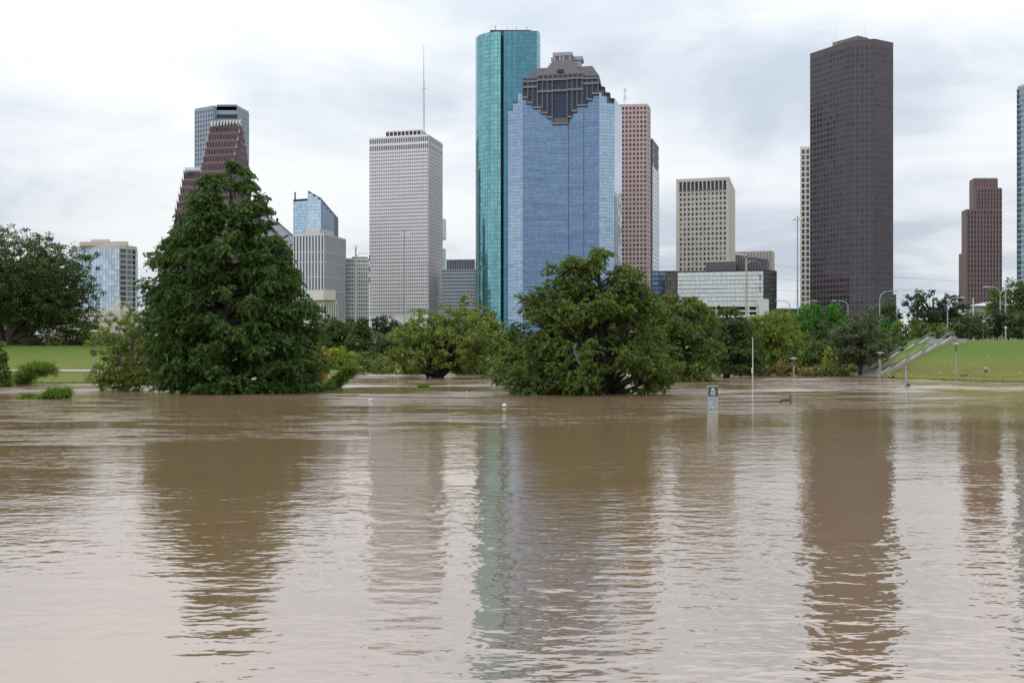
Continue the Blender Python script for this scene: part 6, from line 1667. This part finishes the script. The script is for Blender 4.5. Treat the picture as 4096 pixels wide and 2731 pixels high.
MB().lathe((BX, BY, BZ), [(.30, 0), (.34, .1), (.36, .85), (.34, .9)], 10).build('barrel', surf('bin_black', (.015, .015, .017), .6, .1), bn)
MB().lathe((BX, BY, BZ + .9), [(.36, 0), (.34, .12), (.2, .22)], 10).build('lid', surf('bin_black', (0, 0, 0)), bn)
NY = 207; NX = PX(3761, NY); NZ = GZ(NX, NY)
bnr = thing('teal_banner', 'teal banner on posts at the top of the stairs', 'banner', (NX, NY, NZ))
MB().box((NX, NY, PZ(1337, NY)), 1.6, .06, 1.15).build('cloth', surf('teal_cloth', (.01, .22, .21), .7, .1, 2), bnr)
for d in (-.85, .85): MB().tube([(NX + d, NY, NZ - .1), (NX + d, NY, PZ(1326, NY))], .05, 6).build('post', steel, bnr)
MB().lathe((NX - .4, NY - .05, PZ(1334, NY)), [(.28, -.01), (.28, .01)], 10).build('emblem', surf('banner_blue', (.12, .28, .52), .7, .1), bnr)
VY = 196; VX0, VX1 = PX(56, VY), PX(170, VY); VZ = GZ((VX0 + VX1) / 2, VY)
pv = thing('pavilion', 'small park pavilion with flat dark roof under the left oak', 'pavilion', ((VX0 + VX1) / 2, VY, VZ))
slate = surf('dark_roof_metal', (.05, .06, .075), .5, .1); stone = surf('pavilion_stone', (.22, .18, .15), .85, .2, 1.5)
MB().add([(VX0, VY - 2.5, PZ(1341, VY)), (VX1, VY - 2.5, PZ(1346, VY)), (VX1, VY + 3, PZ(1343, VY)), (VX0, VY + 3, PZ(1336, VY)), (VX0, VY - 2.5, PZ(1336, VY)), (VX1, VY - 2.5, PZ(1342, VY)), (VX1, VY + 3, PZ(1339, VY)), (VX0, VY + 3, PZ(1332, VY))], [(0, 1, 5, 4), (4, 5, 6, 7), (1, 2, 6, 5), (0, 4, 7, 3), (3, 2, 1, 0), (2, 3, 7, 6)]).build('roof', slate, pv)
for xx in (62, 98, 128, 160):
    MB().tube([(PX(xx, VY), VY - 2, VZ - .3), (PX(xx, VY), VY - 2, PZ(1344, VY) + .2)], .12, 6).build('column', slate, pv)
MB().box((PX(98, VY), VY + 1.5, VZ + .9), 2.4, .4, 2.4).build('stone_wall', stone, pv)
MB().box((PX(50, VY), VY - 4.5, GZ(PX(50, VY), VY - 4.5) + .2), 4.2, .5, .9).build('seat_wall', stone, pv)

# ------------------------------------------------------------------ flotsam, litter, logs
foam = surf('white_plastic', (.74, .73, .72), .5, .06, 6)
def jug(label, x, y, w, h):
    Yj = water_depth(y + h / 2); X = PX(x, Yj); s_ = Yj / FOCAL
    o = thing('plastic_jug', label, 'jug', (X, Yj, 0))
    W, Hh_ = w * s_ / 2, h * s_
    MB().tube([(X - W, Yj, Hh_ * .42), (X - W * .7, Yj, Hh_ * .46), (X + W * .45, Yj, Hh_ * .5), (X + W * .7, Yj, Hh_ * .55)], [Hh_ * .34, Hh_ * .5, Hh_ * .52, Hh_ * .22], 10).build('body', foam, o, smooth=True)
    MB().tube([(X + W * .7, Yj, Hh_ * .55), (X + W, Yj, Hh_ * .6)], Hh_ * .17, 8).build('cap', surf('blue_cap', (.12, .2, .4), .5, .1), o)
    MB().tube([(X - W * .3, Yj, Hh_ * .95), (X - W * .1, Yj, Hh_ * 1.1), (X + W * .25, Yj, Hh_ * .98)], Hh_ * .09, 5).build('handle', foam, o)
jug('white plastic jug floating in mid channel below the spreading cypress', 2019, 1621, 19, 13)
jug('small white bottle floating near mid channel, left of the jug', 1483, 1597, 22, 6)
jug('tiny white cup floating far out near the sycamore', 1868, 1568, 6, 8)
rag_m = surf('grey_blue_plastic', (.09, .115, .15), .45, .2, 4); rag_w = surf('white_bag', (.62, .61, .62), .5, .1, 5)
def rag(label, pts, Y, wpx, mat, seed):
    rng = np.random.default_rng(seed); V = []
    for i, (x, y) in enumerate(pts):
        w = wpx * (0.5 + .5 * math.sin(math.pi * (i + .6) / len(pts)))
        V += [P(x - w / 2, y, Y + rng.normal() * .08), P(x, y + 1, Y - .10 + rng.normal() * .05), P(x + w / 2, y, Y + rng.normal() * .08), P(x, y, Y + .12)]
    mb = MB(); n = len(pts)
    fs = [(4 * i + k, 4 * i + (k + 1) % 4, 4 * i + 4 + (k + 1) % 4, 4 * i + 4 + k) for i in range(n - 1) for k in range(4)]
    mb.add(V, fs + [(3, 2, 1, 0), (4 * n - 4, 4 * n - 3, 4 * n - 2, 4 * n - 1)]).build('plastic_bag', mat, smooth=True, label=label, cat='plastic bag', group='plastic caught in the spreading cypress')
rag('long grey-blue plastic sheet hanging in the spreading cypress', [(2307, 1372), (2300, 1388), (2297, 1402), (2303, 1420), (2310, 1440), (2318, 1456), (2322, 1466)], 98.5, 9, rag_m, 1)
rag('white plastic bag caught low on the spreading cypress, right of its trunk', [(2508, 1496), (2514, 1502), (2520, 1500), (2516, 1508)], 99, 11, rag_w, 2)
rag('white plastic strip lying high in the spreading cypress', [(2520, 1324), (2528, 1326), (2538, 1327)], 98.5, 4, rag_w, 3)
# driftwood and a pipe
drift = surf('driftwood', (.30, .22, .15), .85, .25, 3, fine=9)
LY = 165.5
def ztr(x, Y): return GZ(PX(x, Y), Y)
zl_ = ztr(3555, LY)
lg = thing('driftwood_log', 'curved pale driftwood log lying at the foot of the stairs', 'log', (PX(3555, LY), LY, zl_))
MB().tube([(PX(3549, LY), LY, zl_ + 1.35), (PX(3550, LY), LY, zl_ + .9), (PX(3552, LY), LY - .1, zl_ + .5), (PX(3557, LY), LY - .3, zl_ + .25), (PX(3564, LY), LY - .8, zl_ + .24)], [.06, .13, .18, .22, .26], 8).build('bole', drift, lg, smooth=True)
MB().tube([(PX(3552, LY), LY - .1, zl_ + .4), (PX(3545, LY), LY - .2, zl_ + .15), (PX(3538, LY), LY, zl_ + .05)], [.14, .1, .05], 6).build('root', drift, lg)
MB().tube([(PX(3564, LY), LY - .82, zl_ + .24), (PX(3564.3, LY), LY - .9, zl_ + .24)], [.22, .2], 10).build('cut_end', bark_dark, lg)
DY = 161.5
br = thing('fallen_branch', 'black curved branch lying on the lawn left of the woman', 'branch', (PX(3857, DY), DY, ztr(3857, DY)))
MB().tube([(PX(3843, DY), DY, ztr(3843, DY) + .22), (PX(3846, DY), DY, ztr(3846, DY) + .12), (PX(3857, DY), DY, ztr(3857, DY) + .06), (PX(3868, DY), DY, ztr(3868, DY) + .12), (PX(3872, DY), DY, ztr(3872, DY) + .2)], [.06, .09, .07, .09, .05], 6).build('bole', bark_dark, br)
MB().tube([(PX(3868, DY), DY, ztr(3868, DY) + .12), (PX(3870, DY), DY - .2, ztr(3870, DY) + .02)], [.05, .03], 5).build('twig', bark_dark, br)
EY = 153
br = thing('fallen_branch', 'small dark curled branch near the shore, right of the woman', 'branch', (PX(4015, EY), EY, ztr(4015, EY)))
MB().tube([(PX(4012, EY), EY, ztr(4012, EY) + .16), (PX(4015, EY), EY, ztr(4015, EY) + .13), (PX(4018, EY), EY, ztr(4018, EY) + .02)], [.03, .06, .04], 5).build('bole', bark_dark, br)
pm = surf('dark_pipe', (.045, .055, .08), .5, .1, 1)
pp = thing('drain_pipe', 'dark pipe slanting into the water at the far shore', 'pipe', (PX(1445, 188), 188, 0))
MB().tube([P(1422, 1485, 188), P(1470, 1501, 188)], .2, 8).build('tube', pm, pp)
MB().tube([P(1421.5, 1484.6, 188), P(1425, 1485.8, 188)], .25, 8).build('rim', pm, pp)
rl_ = thing('guard_rail', 'low dark rail at the waterline left of the slanting pipe', 'rail', (PX(1325, 190), 190, 0))
MB().tube([P(1292, 1496, 190), P(1352, 1496, 190)], .09, 6).build('rail', pm, rl_)
for xx in (1300, 1325, 1345): MB().tube([P(xx, 1496, 190), P(xx, 1512, 190)], .06, 5).build('post', pm, rl_)
# wrack of twigs and dead leaves along the waterline, and tufts of longer grass: nobody could count them
rng = np.random.default_rng(77)
def scatter(name, n, xr, s0, s1, size, mat, kind_up, dens_bias=1.0):
    X = rng.uniform(xr[0], xr[1], n); sd = s0 + (s1 - s0) * rng.random(n) ** dens_bias; Y = shore(X) + sd
    Z = ground_z(X, Y); p = np.stack([X, Y, Z], 1)
    d = rng.normal(size=(n, 3)); d[:, 2] = np.abs(d[:, 2]) * kind_up; d /= np.linalg.norm(d, axis=1, keepdims=True)
    w = np.cross(d, rng.normal(size=(n, 3))); w /= np.linalg.norm(w, axis=1, keepdims=True)
    L = size[0] * (0.5 + rng.random((n, 1))); W = size[1] * (0.5 + rng.random((n, 1)))
    up = np.array([0, 0, 0.02])
    v = np.stack([p - w * W + up, p + w * W + up, p + d * L + w * W * .3 + up, p + d * L - w * W * .3 + up], 1).reshape(-1, 3)
    return tag(mesh_np(name, v, np.arange(len(v)).reshape(-1, 4), mat), kind='stuff')
scatter('wrack_line', 1500, (58, 130), -0.3, 1.4, (0.5, 0.03), LEAF['brown'], 0.15, 1.5)
scatter('wrack_band', 1100, (62, 130), 9.0, 15.0, (0.5, 0.03), LEAF['brown'], 0.15)
scatter('shore_grass', 7000, (57, 130), -0.2, 2.2, (0.16, 0.03), LEAF['lawn'], 1.5, 1.2)
scatter('left_shore_grass', 4000, (-100, -54), -0.2, 2.2, (0.14, 0.03), LEAF['lawn'], 1.5, 1.3)
scatter('left_wrack_line', 700, (-100, -54), -0.2, 0.9, (0.5, 0.03), LEAF['brown'], 0.15)
# litter on the lawn
def scrap_mesh(seed):
    rng = random.Random(seed); me = bpy.data.meshes.new('litter'); vs = []
    for z in (0, .05):
        for k in range(6):
            a = k * math.pi / 3; r = .5 + rng.random() * .5
            vs.append((math.cos(a) * r * .24, math.sin(a) * r * .16, z + rng.random() * .07))
    me.from_pydata(vs, [], [(5, 4, 3, 2, 1, 0), (6, 7, 8, 9, 10, 11)] + [(k, (k + 1) % 6, 6 + (k + 1) % 6, 6 + k) for k in range(6)])
    me.materials.append(foam); return me
SCR = [scrap_mesh(i) for i in range(4)]
spots = [(3775, 1451), (3779, 1450), (3776, 1459), (3803, 1445), (3889, 1418), (3937, 1408), (3961, 1408), (3951, 1426), (4002, 1414), (4089, 1435), (3873, 1458), (3896, 1455), (3975, 1418), (4035, 1410), (3958, 1482), (3912, 1492), (3927, 1488), (4006, 1509), (4078, 1493), (4073, 1498), (3728, 1489), (3737, 1490), (3756, 1493), (3752, 1495), (3812, 1489), (3818, 1487), (3849, 1493), (3645, 1501), (3594, 1495), (3664, 1494), (3620, 1458), (3604, 1465), (3692, 1434), (4076, 1423), (3834, 1487), (3549, 1515), (3662, 1510), (3536, 1508), (3503, 1508), (3908, 1440), (3833, 1480)]
for i, (x, y) in enumerate(spots):
    best = None
    for Yt in np.linspace(146, 184, 400):                      # where the line of sight meets the lawn
        d = PZ(y, Yt) - GZ(PX(x, Yt), Yt)
        if d <= 0: best = Yt; break
    if best is None: continue
    o = bpy.data.objects.new('litter', SCR[i % 4]); COL.objects.link(o)
    o.location = (PX(x, best), best, GZ(PX(x, best), best) + 0.01); o.rotation_euler = (0.25, 0.1, i * 1.7); sc_ = 0.34 + 0.3 * ((i * 37) % 10) / 10; o.scale = (sc_, sc_, sc_ * 1.6)
    tag(o, 'white scrap of litter washed onto the sloping lawn', 'litter', 'litter on the right-hand lawn')
